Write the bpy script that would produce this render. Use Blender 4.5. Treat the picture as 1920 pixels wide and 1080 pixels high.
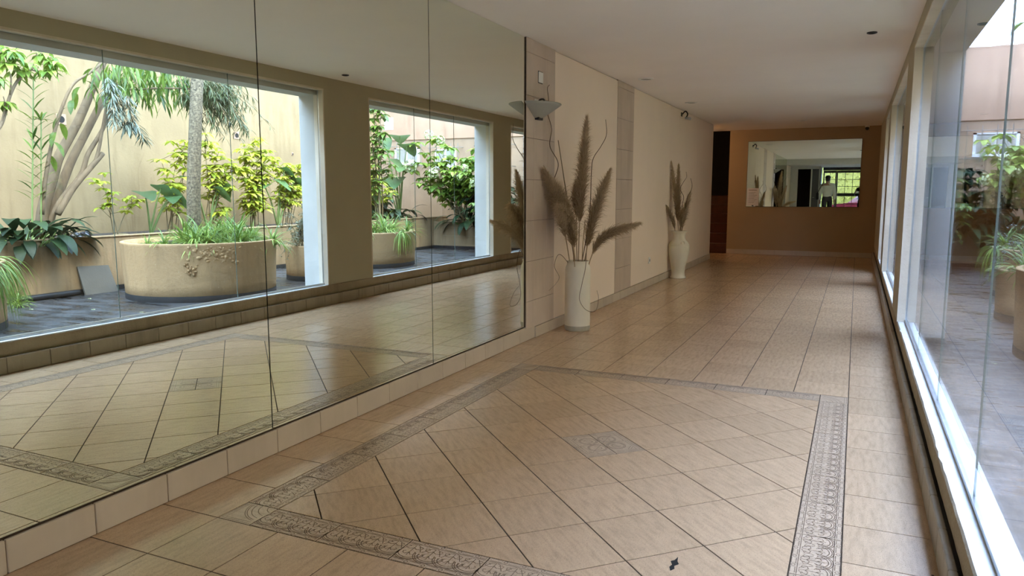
import bpy, math, random
from mathutils import Vector, Matrix, Quaternion
R = math.radians
PI = math.pi
random.seed(7)
# The place was surveyed in units of 0.8 m (one floor tile = 0.38 units = 30 cm);
# every builder below turns survey units into metres.
U = 0.8
scene = bpy.context.scene
col = scene.collection
for o in list(bpy.data.objects):
    bpy.data.objects.remove(o)

# ------------------------------------------------------------------ camera
cam_data = bpy.data.cameras.new('camera')
cam_data.sensor_width = 36.0
cam_data.lens = 36.0 * 1391.5 / 1920.0
cam_data.clip_start = 0.02
cam_data.clip_end = 200
cam = bpy.data.objects.new('camera', cam_data)
col.objects.link(cam)
cam.location = (0, 0, 1.5 * U)
cam.rotation_euler = (R(90 - 7.354), 0, R(24.788))
scene.camera = cam

# ------------------------------------------------------------------ world, sun, exposure
SKY = 10.5
world = bpy.data.worlds.new('overcast_sky')
scene.world = world
world.use_nodes = True
wn = world.node_tree
wn.nodes.clear()
w_out = wn.nodes.new('ShaderNodeOutputWorld')
w_bg = wn.nodes.new('ShaderNodeBackground')
w_tc = wn.nodes.new('ShaderNodeTexCoord')
w_sep = wn.nodes.new('ShaderNodeSeparateXYZ')
w_ramp = wn.nodes.new('ShaderNodeValToRGB')
w_ramp.color_ramp.elements[0].position = 0.0
w_ramp.color_ramp.elements[0].color = (0.41, 0.59, 1.0, 1)
w_ramp.color_ramp.elements[1].position = 1.0
w_ramp.color_ramp.elements[1].color = (0.47, 0.65, 1.0, 1)
wn.links.new(w_tc.outputs['Generated'], w_sep.inputs[0])
wn.links.new(w_sep.outputs['Z'], w_ramp.inputs[0])
wn.links.new(w_ramp.outputs[0], w_bg.inputs[0])
w_bg.inputs[1].default_value = SKY
wn.links.new(w_bg.outputs[0], w_out.inputs[0])

sun_data = bpy.data.lights.new('sun', 'SUN')
sun_data.energy = 2.2
sun_data.angle = R(25)
sun_data.color = (1.0, 0.88, 0.70)
sun = bpy.data.objects.new('sun', sun_data)
col.objects.link(sun)
# light travels towards +x (onto the garden wall), +y and steeply down
sun.rotation_euler = Vector((0.62, 0.22, -0.95)).to_track_quat('-Z', 'Y').to_euler()

scene.view_settings.view_transform = 'Standard'
scene.view_settings.look = 'None'
scene.view_settings.gamma = 1.0
scene.view_settings.use_curve_mapping = False
scene.view_settings.exposure = 1.15
cy = scene.cycles
cy.max_bounces = 14
cy.diffuse_bounces = 7
cy.glossy_bounces = 8
cy.transmission_bounces = 8
cy.transparent_max_bounces = 24
cy.caustics_reflective = True
cy.caustics_refractive = False
cy.blur_glossy = 0.3
cy.sample_clamp_indirect = 12.0
cy.use_denoising = True

# ------------------------------------------------------------------ materials
MATS = {}
class NT:
    def __init__(s, name):
        s.m = bpy.data.materials.new(name)
        s.m.use_nodes = True
        s.t = s.m.node_tree
        s.t.nodes.clear()
        s.out = s.t.nodes.new('ShaderNodeOutputMaterial')
    def n(s, kind, **kw):
        nd = s.t.nodes.new('ShaderNode' + kind)
        for k, v in kw.items():
            setattr(nd, k, v)
        return nd
    def l(s, a, b):
        s.t.links.new(a, b)
    def coord(s, which='Object', scale=(1, 1, 1)):
        tc = s.n('TexCoord'); mp = s.n('Mapping')
        mp.inputs['Scale'].default_value = scale
        s.l(tc.outputs[which], mp.inputs[0])
        return mp.outputs[0]
    def noise(s, vec, scale, detail=4, rough=0.55):
        nd = s.n('TexNoise')
        nd.inputs['Scale'].default_value = scale
        nd.inputs['Detail'].default_value = detail
        nd.inputs['Roughness'].default_value = rough
        s.l(vec, nd.inputs['Vector'])
        return nd.outputs['Fac']
    def ramp(s, fac, stops):
        r = s.n('ValToRGB')
        el = r.color_ramp.elements
        while len(el) < len(stops):
            el.new(0.5)
        for e, (p, c) in zip(el, stops):
            e.position = p
            e.color = (c[0], c[1], c[2], 1) if hasattr(c, '__len__') else (c, c, c, 1)
        s.l(fac, r.inputs[0])
        return r.outputs[0]
    def mix(s, fac, a, b, mode='MIX'):
        m = s.n('MixRGB', blend_type=mode)
        for inp, v in ((m.inputs[0], fac), (m.inputs[1], a), (m.inputs[2], b)):
            if hasattr(v, 'links') or hasattr(v, 'is_linked'):
                s.l(v, inp)
            elif hasattr(v, '__len__'):
                inp.default_value = (v[0], v[1], v[2], 1)
            else:
                inp.default_value = v
        return m.outputs[0]
    def bump(s, h, strength, dist=0.01):
        b = s.n('Bump')
        b.inputs['Strength'].default_value = strength
        b.inputs['Distance'].default_value = dist
        s.l(h, b.inputs['Height'])
        return b.outputs[0]
    def pbr(s, color, rough=0.5, metal=0.0, normal=None, spec=0.5, coat=0.0, link=True):
        p = s.n('BsdfPrincipled')
        if hasattr(color, 'is_linked'):
            s.l(color, p.inputs['Base Color'])
        else:
            p.inputs['Base Color'].default_value = (*color, 1)
        if hasattr(rough, 'is_linked'):
            s.l(rough, p.inputs['Roughness'])
        else:
            p.inputs['Roughness'].default_value = rough
        p.inputs['Metallic'].default_value = metal
        p.inputs['Specular IOR Level'].default_value = spec
        p.inputs['Coat Weight'].default_value = coat
        p.inputs['Coat Roughness'].default_value = 0.15
        if normal is not None:
            s.l(normal, p.inputs['Normal'])
        if link:
            s.l(p.outputs[0], s.out.inputs[0])
        return p

def simple(name, c, rough=0.6, metal=0.0, var=0.12, scale=8, bump=0.0, bscale=60, spec=0.5, coat=0.0, vscale=(1, 1, 1)):
    t = NT(name)
    v = t.coord('Object', vscale)
    f = t.noise(v, scale, 5)
    lo = [x * (1 - var) for x in c]; hi = [min(1, x * (1 + var)) for x in c]
    colr = t.ramp(f, [(0.3, lo), (0.7, hi)])
    nrm = t.bump(t.noise(v, bscale, 4), bump, 0.01) if bump else None
    t.pbr(colr, rough, metal, nrm, spec, coat)
    MATS[name] = t.m
    return t.m

def plaster(name, base, stain, streak=0.35, base_dark=None, rough=0.9, bump=0.35, blister=0.0, speck=None):
    """painted render with blotches, rain streaks (stains) and trowel bumps"""
    t = NT(name)
    v = t.coord('Object')
    vs = t.coord('Object', (3.5, 3.5, 0.45))
    f1 = t.noise(v, 1.1, 6, 0.6)
    f2 = t.noise(vs, 2.2, 5, 0.6)
    c1 = t.ramp(f1, [(0.32, [x * 0.80 for x in base]), (0.68, [min(1, x * 1.06) for x in base])])
    m = t.ramp(f2, [(0.50, 0.0), (0.72, streak)])
    c2 = t.mix(m, c1, stain)
    if speck:
        sp = t.ramp(t.noise(v, 38, 3, 0.7), [(0.66, 0.0), (0.70, 1.0)])
        c2 = t.mix(sp, c2, speck)
    h = t.noise(v, 26, 6, 0.65)
    if blister:
        h = t.mix(0.6, h, t.noise(v, 7, 3, 0.5))
    t.pbr(c2, rough, 0, t.bump(h, bump, 0.012), 0.3)
    MATS[name] = t.m
    return t.m

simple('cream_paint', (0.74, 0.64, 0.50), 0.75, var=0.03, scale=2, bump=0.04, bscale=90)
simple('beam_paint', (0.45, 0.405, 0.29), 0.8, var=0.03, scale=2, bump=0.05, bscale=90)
simple('panel_paint', (0.86, 0.72, 0.57), 0.7, var=0.02, scale=2, bump=0.02, bscale=80)
simple('ceiling_paint', (0.90, 0.84, 0.75), 0.85, var=0.02, scale=1.5)
simple('tan_paint', (0.40, 0.28, 0.16), 0.8, var=0.03, scale=2, bump=0.05, bscale=90)
simple('lobby_paint', (0.50, 0.49, 0.44), 0.8, var=0.03)
simple('white_door', (0.62, 0.62, 0.58), 0.5, var=0.02)
simple('dark_wood', (0.022, 0.013, 0.009), 0.5, var=0.3, vscale=(2, 2, 20), scale=4)
simple('stair_stone', (0.08, 0.022, 0.013), 0.35, var=0.25, scale=12)
simple('unlit_dark_paint', (0.03, 0.022, 0.018), 0.8)  # dark brown; gloom of stairwell and lobby recess put into the colour
simple('grey_door', (0.09, 0.095, 0.10), 0.5, var=0.05)
simple('grout', (0.050, 0.030, 0.017), 0.95, var=0.3, scale=40)
simple('engraving', (0.18, 0.12, 0.075), 0.8, var=0.25, scale=60)
simple('black_gap', (0.012, 0.010, 0.008), 0.9)
simple('aluminium', (0.55, 0.57, 0.58), 0.35, 0.9, var=0.08, scale=20)
simple('glass_edge', (0.16, 0.22, 0.20), 0.2, var=0.1)
simple('white_plastic', (0.78, 0.76, 0.70), 0.4, var=0.02)
simple('black_plastic', (0.015, 0.015, 0.017), 0.35, var=0.1)
simple('sconce_white', (0.34, 0.34, 0.29), 0.55, var=0.05)
simple('brass', (0.25, 0.18, 0.08), 0.4, 0.8)
simple('mirror_black_edge', (0.01, 0.012, 0.01), 0.4)
simple('paper', (0.80, 0.78, 0.76), 0.85, var=0.02)
simple('ink', (0.18, 0.16, 0.15), 0.9)
simple('soil', (0.045, 0.032, 0.022), 1.0, var=0.5, scale=30, bump=0.8, bscale=40)
simple('concrete_slab', (0.12, 0.112, 0.095), 0.9, var=0.12, scale=6, bump=0.2)
simple('black_pipe', (0.02, 0.02, 0.022), 0.5)
simple('black_bag', (0.02, 0.02, 0.028), 0.25, var=0.3)
simple('bark', (0.17, 0.115, 0.065), 0.9, var=0.3, scale=14, bump=0.5, bscale=40, vscale=(1, 1, 0.4))
simple('palm_bark', (0.15, 0.12, 0.075), 0.95, var=0.75, scale=45, bump=1.0, bscale=70)
simple('green_stem', (0.16, 0.22, 0.06), 0.6, var=0.2)
simple('woody_stem', (0.22, 0.17, 0.09), 0.8, var=0.25)
simple('straw', (0.42, 0.30, 0.17), 0.7, var=0.15, scale=20)
simple('curly_twig', (0.12, 0.07, 0.04), 0.7, var=0.2)
simple('shutter', (0.45, 0.43, 0.38), 0.6, var=0.1, scale=30)
simple('window_paint', (0.75, 0.75, 0.72), 0.5, var=0.05)
simple('iron_bar', (0.22, 0.20, 0.17), 0.6, var=0.2)
simple('skin', (0.33, 0.19, 0.13), 0.5, var=0.05)
simple('black_hair', (0.012, 0.010, 0.009), 0.5)
simple('white_shirt', (0.62, 0.64, 0.56), 0.85, var=0.05)
simple('dark_jacket', (0.016, 0.017, 0.02), 0.85, var=0.1)
simple('dark_trousers', (0.02, 0.02, 0.028), 0.85, var=0.1)
simple('shoe_leather', (0.02, 0.015, 0.012), 0.4)
simple('eye_white', (0.8, 0.8, 0.78), 0.3)
simple('brick_wall', (0.12, 0.04, 0.02), 0.9, var=0.25, scale=10)
simple('street_ground', (0.10, 0.10, 0.10), 0.9, var=0.1)
simple('car_paint', (0.10, 0.008, 0.014), 0.25, var=0.03, coat=1.0)
simple('tyre', (0.02, 0.02, 0.02), 0.9)
simple('car_glass', (0.03, 0.04, 0.05), 0.08)
simple('petal', (0.42, 0.46, 0.24), 0.7, var=0.12, scale=30)
simple('sill_white', (0.74, 0.74, 0.73), 0.8, var=0.10, scale=9, bump=0.35, bscale=30)

plaster('garden_wall', (0.30, 0.205, 0.105), (0.17, 0.11, 0.05), streak=0.50, bump=0.3)
plaster('end_wall_upper', (0.46, 0.29, 0.19), (0.27, 0.16, 0.10), streak=0.55, bump=0.25)
plaster('end_wall_lower', (0.42, 0.28, 0.18), (0.23, 0.15, 0.10), streak=0.5, bump=0.3)
plaster('planter_render', (0.50, 0.32, 0.16), (0.22, 0.15, 0.08), streak=0.50, bump=0.5, speck=(0.60, 0.44, 0.27))
plaster('bed_render', (0.34, 0.235, 0.13), (0.16, 0.115, 0.065), streak=0.7, bump=0.4)
plaster('sill_plaster', (0.36, 0.29, 0.20), (0.19, 0.13, 0.08), streak=0.4, bump=0.7, speck=(0.26, 0.18, 0.11))
plaster('pillar_outside', (0.62, 0.61, 0.57), (0.48, 0.46, 0.40), streak=0.25, bump=0.15)
plaster('jamb_paint', (0.72, 0.64, 0.52), (0.42, 0.34, 0.24), streak=0.35, bump=0.3)
plaster('skirt_tile', (0.60, 0.50, 0.38), (0.40, 0.31, 0.21), streak=0.25, bump=0.05, rough=0.35)
plaster('skirt_grey', (0.36, 0.30, 0.22), (0.16, 0.12, 0.08), streak=0.5, bump=0.15, rough=0.5)
plaster('stone_tile', (0.62, 0.50, 0.39), (0.44, 0.34, 0.25), streak=0.5, bump=0.08, rough=0.45)
plaster('vase_worn', (0.46, 0.42, 0.33), (0.25, 0.21, 0.15), streak=0.5, bump=0.3, rough=0.7)
plaster('vase_glaze', (0.84, 0.78, 0.62), (0.66, 0.58, 0.42), streak=0.25, bump=0.05, rough=0.45)

# floor tile: travertine-look porcelain, long streaks and small dark pits along each tile's own direction
def tile_material(name, base, tint=0.18):
    t = NT(name)
    tc = t.n('TexCoord')
    def mp(sc):
        m = t.n('Mapping'); m.inputs['Scale'].default_value = sc
        t.l(tc.outputs['UV'], m.inputs[0]); return m.outputs[0]
    s1 = t.noise(mp((5, 26, 1)), 1.6, 6, 0.62)
    s2 = t.noise(mp((100, 480, 1)), 1.0, 2, 0.55)
    c = t.ramp(s1, [(0.30, [x * 0.82 for x in base]), (0.5, base), (0.72, [min(1, x * 1.10) for x in base])])
    at = t.n('Attribute'); at.attribute_name = 'tint'
    tn = t.ramp(at.outputs['Fac'], [(0.0, 1 - tint), (1.0, 1.0 + tint * 0.2)])
    c = t.mix(1.0, c, tn, 'MULTIPLY')
    pit = t.ramp(s2, [(0.585, 0.0), (0.66, 1.0)])
    c = t.mix(pit, c, [x * 0.50 for x in base])
    h = t.mix(1.0, t.mix(0.5, s1, s2), t.ramp(s2, [(0.62, 1.0), (0.68, 0.2)]), 'MULTIPLY')
    rg = t.ramp(s1, [(0.3, 0.15), (0.7, 0.27)])
    t.pbr(c, rg, 0, t.bump(h, 0.10, 0.003), 0.6)
    MATS[name] = t.m
tile_material('floor_tile', (0.59, 0.402, 0.25), 0.10)
tile_material('border_tile', (0.60, 0.445, 0.31), 0.10)

# wet dark slate ground of the courtyard
t = NT('wet_ground')
v = t.coord('Object'); v2 = t.coord('Object', (1.0, 3.0, 1))
f = t.noise(v2, 2.6, 6, 0.6)
c = t.ramp(f, [(0.35, (0.016, 0.016, 0.017)), (0.65, (0.055, 0.055, 0.057))])
t.pbr(c, t.ramp(f, [(0.4, 0.25), (0.62, 0.75)]), 0, t.bump(t.noise(v, 14, 5), 0.25, 0.01), 0.42)
MATS['wet_ground'] = t.m
simple('dark_band', (0.013, 0.013, 0.013), 0.9, var=0.3, scale=12)  # even near-black for the foot of planters and beds

# window glass: clear pane whose reflection grows with the angle
t = NT('window_glass')
fr = t.n('Fresnel')
ge = t.n('NewGeometry')
io = t.n('MapRange'); io.inputs[3].default_value = 1.5; io.inputs[4].default_value = 1 / 1.5   # same air-to-glass reflection from both sides
t.l(ge.outputs['Backfacing'], io.inputs[0]); t.l(io.outputs[0], fr.inputs['IOR'])
tr = t.n('BsdfTransparent'); tr.inputs[0].default_value = (0.975, 0.982, 0.980, 1)
gl = t.n('BsdfGlossy'); gl.inputs['Roughness'].default_value = 0.0
mx = t.n('MixShader')
t.l(fr.outputs[0], mx.inputs[0]); t.l(tr.outputs[0], mx.inputs[1]); t.l(gl.outputs[0], mx.inputs[2])
t.l(mx.outputs[0], t.out.inputs[0])
MATS['window_glass'] = t.m

def mirror_mat(name, c, rough=0.0):
    t = NT(name)
    g = t.n('BsdfGlossy'); g.inputs['Roughness'].default_value = rough
    g.inputs['Color'].default_value = (*c, 1)
    t.l(g.outputs[0], t.out.inputs[0]); MATS[name] = t.m
mirror_mat('mirror_glass', (0.83, 0.86, 0.75))
mirror_mat('mirror_glass_far', (0.80, 0.88, 0.80))

def leaf_mat(name, dark, light, rough=0.45, transl=0.35, spec=0.5, vein=None):
    t = NT(name)
    at = t.n('Attribute'); at.attribute_name = 'tint'
    c = t.ramp(at.outputs['Fac'], [(0.0, dark), (1.0, light)])
    v = t.coord('Object')
    c = t.mix(t.ramp(t.noise(v, 22, 3), [(0.4, 0.0), (0.7, 0.35)]), c, vein or [x * 0.6 for x in dark])
    p = t.pbr(c, rough, 0, None, spec, link=False)
    tl = t.n('BsdfTranslucent'); t.l(c, tl.inputs[0])
    mx = t.n('MixShader'); mx.inputs[0].default_value = transl
    t.l(p.outputs[0], mx.inputs[1]); t.l(tl.outputs[0], mx.inputs[2]); t.l(mx.outputs[0], t.out.inputs[0])
    MATS[name] = t.m
leaf_mat('leaf_lime', (0.26, 0.34, 0.03), (0.74, 0.72, 0.09))
leaf_mat('leaf_mid', (0.04, 0.09, 0.015), (0.20, 0.29, 0.04))
leaf_mat('leaf_fresh', (0.08, 0.17, 0.025), (0.42, 0.54, 0.09))
leaf_mat('leaf_dark', (0.008, 0.022, 0.008), (0.04, 0.075, 0.028), 0.5, 0.12, 0.3)
leaf_mat('leaf_alocasia', (0.035, 0.085, 0.03), (0.12, 0.21, 0.075), 0.35, 0.25)
leaf_mat('leaf_silver', (0.09, 0.12, 0.09), (0.24, 0.28, 0.21), 0.45, 0.2)
leaf_mat('leaf_olive', (0.045, 0.065, 0.02), (0.15, 0.18, 0.07), 0.5, 0.2)
leaf_mat('leaf_spider', (0.07, 0.16, 0.02), (0.38, 0.50, 0.09), 0.45, 0.3, vein=(0.40, 0.46, 0.16))
leaf_mat('leaf_greybush', (0.03, 0.045, 0.022), (0.20, 0.24, 0.15), 0.5, 0.15)
leaf_mat('leaf_hedge', (0.07, 0.075, 0.008), (0.55, 0.46, 0.08), 0.5, 0.3)
# pampas plume: pale dry fibres
t = NT('pampas_fibre')
at = t.n('Attribute'); at.attribute_name = 'tint'
c = t.ramp(at.outputs['Fac'], [(0.0, (0.34, 0.25, 0.15)), (1.0, (0.72, 0.59, 0.41))])
p = t.pbr(c, 0.85, 0, None, 0.2, link=False)
tl = t.n('BsdfTranslucent'); t.l(c, tl.inputs[0])
mx = t.n('MixShader'); mx.inputs[0].default_value = 0.3
t.l(p.outputs[0], mx.inputs[1]); t.l(tl.outputs[0], mx.inputs[2]); t.l(mx.outputs[0], t.out.inputs[0])
MATS['pampas_fibre'] = t.m
# warm lamp bulb
t = NT('warm_bulb')
e = t.n('Emission'); e.inputs[0].default_value = (1.0, 0.62, 0.28, 1); e.inputs[1].default_value = 14
t.l(e.outputs[0], t.out.inputs[0]); MATS['warm_bulb'] = t.m

# ------------------------------------------------------------------ builders (survey units in, metres out)
def vec(p):
    return Vector((p[0], p[1], p[2]))

class MB:
    def __init__(s):
        s.v = []; s.f = []; s.mi = []; s.tint = []; s.uv = []
    def add(s, verts, faces, mi=0, tint=0.5, uvs=None):
        b = len(s.v)
        s.v += [tuple(p) for p in verts]
        for k, f in enumerate(faces):
            s.f.append([b + i for i in f]); s.mi.append(mi); s.tint.append(tint)
            s.uv.append([uvs[i] for i in f] if uvs else None)
        return s
    def box(s, x0, x1, y0, y1, z0, z1, mi=0):
        v = [(x, y, z) for z in (z0, z1) for y in (y0, y1) for x in (x0, x1)]
        return s.add(v, [(0, 2, 3, 1), (4, 5, 7, 6), (0, 1, 5, 4), (2, 6, 7, 3), (0, 4, 6, 2), (1, 3, 7, 5)], mi)
    def bbox(s, x0, x1, y0, y1, z0, z1, b=0.006, mi=0):
        """box with chamfered edges"""
        vs = []; idx = {}
        xs = (x0, x1); ys = (y0, y1); zs = (z0, z1)
        for i in (0, 1):
            for j in (0, 1):
                for k in (0, 1):
                    sx, sy, sz = (1 - 2 * i) * b, (1 - 2 * j) * b, (1 - 2 * k) * b
                    for a, p in enumerate(((xs[i], ys[j] + sy, zs[k] + sz), (xs[i] + sx, ys[j], zs[k] + sz), (xs[i] + sx, ys[j] + sy, zs[k]))):
                        idx[(i, j, k, a)] = len(vs); vs.append(p)
        F = []
        for i in (0, 1):
            F.append([idx[(i, 0, 0, 0)], idx[(i, 1, 0, 0)], idx[(i, 1, 1, 0)], idx[(i, 0, 1, 0)]])
            F.append([idx[(0, i, 0, 1)], idx[(1, i, 0, 1)], idx[(1, i, 1, 1)], idx[(0, i, 1, 1)]])
            F.append([idx[(0, 0, i, 2)], idx[(1, 0, i, 2)], idx[(1, 1, i, 2)], idx[(0, 1, i, 2)]])
            for j in (0, 1):
                F.append([idx[(i, j, 0, 0)], idx[(i, j, 1, 0)], idx[(i, j, 1, 1)], idx[(i, j, 0, 1)]])
                F.append([idx[(i, 0, j, 0)], idx[(i, 1, j, 0)], idx[(i, 1, j, 2)], idx[(i, 0, j, 2)]])
                F.append([idx[(0, i, j, 1)], idx[(1, i, j, 1)], idx[(1, i, j, 2)], idx[(0, i, j, 2)]])
                for k in (0, 1):
                    F.append([idx[(i, j, k, 0)], idx[(i, j, k, 1)], idx[(i, j, k, 2)]])
        return s.add(vs, F, mi)
    def quad(s, a, b, c, d, mi=0, tint=0.5):
        return s.add([a, b, c, d], [(0, 1, 2, 3)], mi, tint)
    def prism(s, pts, z0, z1, mi=0):
        n = len(pts)
        v = [(p[0], p[1], z0) for p in pts] + [(p[0], p[1], z1) for p in pts]
        return s.add(v, [list(range(n))[::-1], list(range(n, 2 * n))] + [(i, (i + 1) % n, n + (i + 1) % n, n + i) for i in range(n)], mi)
    def tube(s, pts, radii, seg=8, mi=0, tint=0.5, cap=True):
        pts = [vec(p) for p in pts]
        if not hasattr(radii, '__len__'):
            radii = [radii] * len(pts)
        vs = []; n = len(pts)
        ref = None
        for i, p in enumerate(pts):
            d = (pts[min(i + 1, n - 1)] - pts[max(i - 1, 0)])
            d = d.normalized() if d.length > 1e-9 else Vector((0, 0, 1))
            if ref is None:
                ref = d.orthogonal().normalized()
            ref = (ref - d * ref.dot(d))
            ref = ref.normalized() if ref.length > 1e-6 else d.orthogonal().normalized()
            w = d.cross(ref)
            for k in range(seg):
                a = 2 * PI * k / seg
                vs.append(p + (ref * math.cos(a) + w * math.sin(a)) * radii[i])
        F = [(i * seg + k, i * seg + (k + 1) % seg, (i + 1) * seg + (k + 1) % seg, (i + 1) * seg + k) for i in range(n - 1) for k in range(seg)]
        if cap:
            F += [list(range(seg))[::-1], [(n - 1) * seg + k for k in range(seg)]]
        return s.add(vs, F, mi, tint)
    def lathe(s, cx, cy, prof, seg=40, mi=0, sx=1, sy=1, cap0=True, cap1=True):
        vs = []
        for r, z in prof:
            for k in range(seg):
                a = 2 * PI * k / seg
                vs.append((cx + r * sx * math.cos(a), cy + r * sy * math.sin(a), z))
        n = len(prof)
        F = [(i * seg + k, i * seg + (k + 1) % seg, (i + 1) * seg + (k + 1) % seg, (i + 1) * seg + k) for i in range(n - 1) for k in range(seg)]
        if cap0: F.append(list(range(seg))[::-1])
        if cap1: F.append([(n - 1) * seg + k for k in range(seg)])
        return s.add(vs, F, mi)
    def ball(s, c, r, seg=10, rings=6, mi=0, sc=(1, 1, 1)):
        vs = [(c[0], c[1], c[2] - r * sc[2])]
        for i in range(1, rings):
            a = -PI / 2 + PI * i / rings
            for k in range(seg):
                b = 2 * PI * k / seg
                vs.append((c[0] + r * sc[0] * math.cos(a) * math.cos(b), c[1] + r * sc[1] * math.cos(a) * math.sin(b), c[2] + r * sc[2] * math.sin(a)))
        vs.append((c[0], c[1], c[2] + r * sc[2]))
        F = [(0, 1 + (k + 1) % seg, 1 + k) for k in range(seg)]
        for i in range(rings - 2):
            F += [(1 + i * seg + k, 1 + i * seg + (k + 1) % seg, 1 + (i + 1) * seg + (k + 1) % seg, 1 + (i + 1) * seg + k) for k in range(seg)]
        last = len(vs) - 1
        F += [(last, 1 + (rings - 2) * seg + k, 1 + (rings - 2) * seg + (k + 1) % seg) for k in range(seg)]
        return s.add(vs, F, mi)
    def leaf(s, base, d, length, width, droop=0.5, fold=0.25, n=4, shape='oval', up=(0, 0, 1), tint=None, mi=0):
        """one leaf blade: curved strip with a folded midrib"""
        d = vec(d).normalized(); p = vec(base)
        side = d.cross(vec(up))
        side = side.normalized() if side.length > 1e-4 else d.orthogonal().normalized()
        if tint is None: tint = random.random()
        vs = []
        step = length / n
        for i in range(n + 1):
            u = i / n
            if shape == 'oval': w = math.sin(PI * (u ** 0.8)) if u < 1 else 0
            elif shape == 'strap': w = min(1.0, u * 6 + 0.35) * (1 - u ** 2.5)
            elif shape == 'heart': w = (1 - u) ** 0.6 * min(1.0, 0.75 + u * 2.2) if u < 1 else 0
            else: w = math.sin(PI * u) ** 0.8 if 0 < u < 1 else 0
            w = max(w, 0.02) * width / 2
            nrm = side.cross(d)
            vs += [p - side * w + nrm * (w * fold), p, p + side * w + nrm * (w * fold)]
            d = (d + Vector((0, 0, -1)) * droop * step / max(length, 1e-6) * 1.2).normalized()
            p = p + d * step
        F = []
        for i in range(n):
            a = i * 3
            F += [(a, a + 1, a + 4, a + 3), (a + 1, a + 2, a + 5, a + 4)]
        return s.add(vs, F, mi, tint)
    def build(s, name, mats, parent=None, label=None, cat=None, group=None, kind=None, smooth=False, origin=None):
        if isinstance(mats, str): mats = [mats]
        if parent is not None:
            o0 = Vector(parent['_loc']) if '_loc' in parent else Vector((0, 0, 0))
        elif origin is not None:
            o0 = vec(origin)
        elif kind == 'structure':
            o0 = Vector((0, 0, 0))
        else:
            xs = [v[0] for v in s.v]; ys = [v[1] for v in s.v]; zs = [v[2] for v in s.v]
            o0 = Vector(((min(xs) + max(xs)) / 2, (min(ys) + max(ys)) / 2, min(zs)))
        me = bpy.data.meshes.new(name)
        me.from_pydata([((v[0] - o0.x) * U, (v[1] - o0.y) * U, (v[2] - o0.z) * U) for v in s.v], [], s.f)
        for m in mats: me.materials.append(MATS[m])
        me.polygons.foreach_set('material_index', s.mi)
        if smooth: me.polygons.foreach_set('use_smooth', [True] * len(s.f))
        at = me.attributes.new('tint', 'FLOAT', 'FACE')
        at.data.foreach_set('value', s.tint)
        if any(u is not None for u in s.uv):
            uvl = me.uv_layers.new(name='uv')
            k = 0
            for f, u in zip(s.f, s.uv):
                for i in range(len(f)):
                    uvl.data[k].uv = u[i] if u else (0, 0)
                    k += 1
        me.update()
        o = bpy.data.objects.new(name, me)
        col.objects.link(o)
        if parent is not None:
            o.parent = parent
            o['_loc'] = list(o0)
        else:
            o.location = o0 * U
            o['_loc'] = list(o0)
        tag(o, label, cat, group, kind)
        return o

def tag(o, label=None, cat=None, group=None, kind=None):
    if label: o['label'] = label
    if cat: o['category'] = cat
    if group: o['group'] = group
    if kind: o['kind'] = kind
    return o

def thing(name, loc, label=None, cat=None, group=None, kind=None):
    o = bpy.data.objects.new(name, None)
    col.objects.link(o)
    o.empty_display_size = 0.1
    o.location = vec(loc) * U
    o['_loc'] = list(loc)
    return tag(o, label, cat, group, kind)

def bez(pts, n=8):
    """smooth curve through points (Catmull-Rom)"""
    P = [vec(p) for p in pts]
    if len(P) < 3:
        return [P[0].lerp(P[-1], i / n) for i in range(n + 1)]
    P = [P[0] * 2 - P[1]] + P + [P[-1] * 2 - P[-2]]
    out = []
    for i in range(1, len(P) - 2):
        for k in range(n):
            t_ = k / n
            a, b, c, d = P[i - 1], P[i], P[i + 1], P[i + 2]
            out.append(0.5 * ((2 * b) + (c - a) * t_ + (2 * a - 5 * b + 4 * c - d) * t_ ** 2 + (3 * b - a - 3 * c + d) * t_ ** 3))
    out.append(P[-2])
    return out

def rnd(a, b): return random.uniform(a, b)

XL, XR = -2.995, 0.41          # wall faces
YB, YC = 18.85, 17.1           # back wall, end of the left wall
ZC = 2.985                     # ceiling
YF = -3.0                      # entrance wall behind the camera
T = 0.38                       # tile pitch
GZ = 0.10                      # courtyard ground


# ================================================================== FLOOR
def clip(poly, a, b, c):
    """keep the side a*x+b*y<=c of a convex polygon"""
    out = []
    for i in range(len(poly)):
        p, q = poly[i], poly[(i + 1) % len(poly)]
        dp, dq = a * p[0] + b * p[1] - c, a * q[0] + b * q[1] - c
        if dp <= 0: out.append(p)
        if (dp < 0 < dq) or (dq < 0 < dp):
            t_ = dp / (dp - dq)
            out.append((p[0] + (q[0] - p[0]) * t_, p[1] + (q[1] - p[1]) * t_))
    return out

def clip_rect(poly, x0, x1, y0, y1):
    for a, b, c in ((1, 0, x1), (-1, 0, -x0), (0, 1, y1), (0, -1, -y0)):
        poly = clip(poly, a, b, c)
        if len(poly) < 3: return []
    return poly

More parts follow.
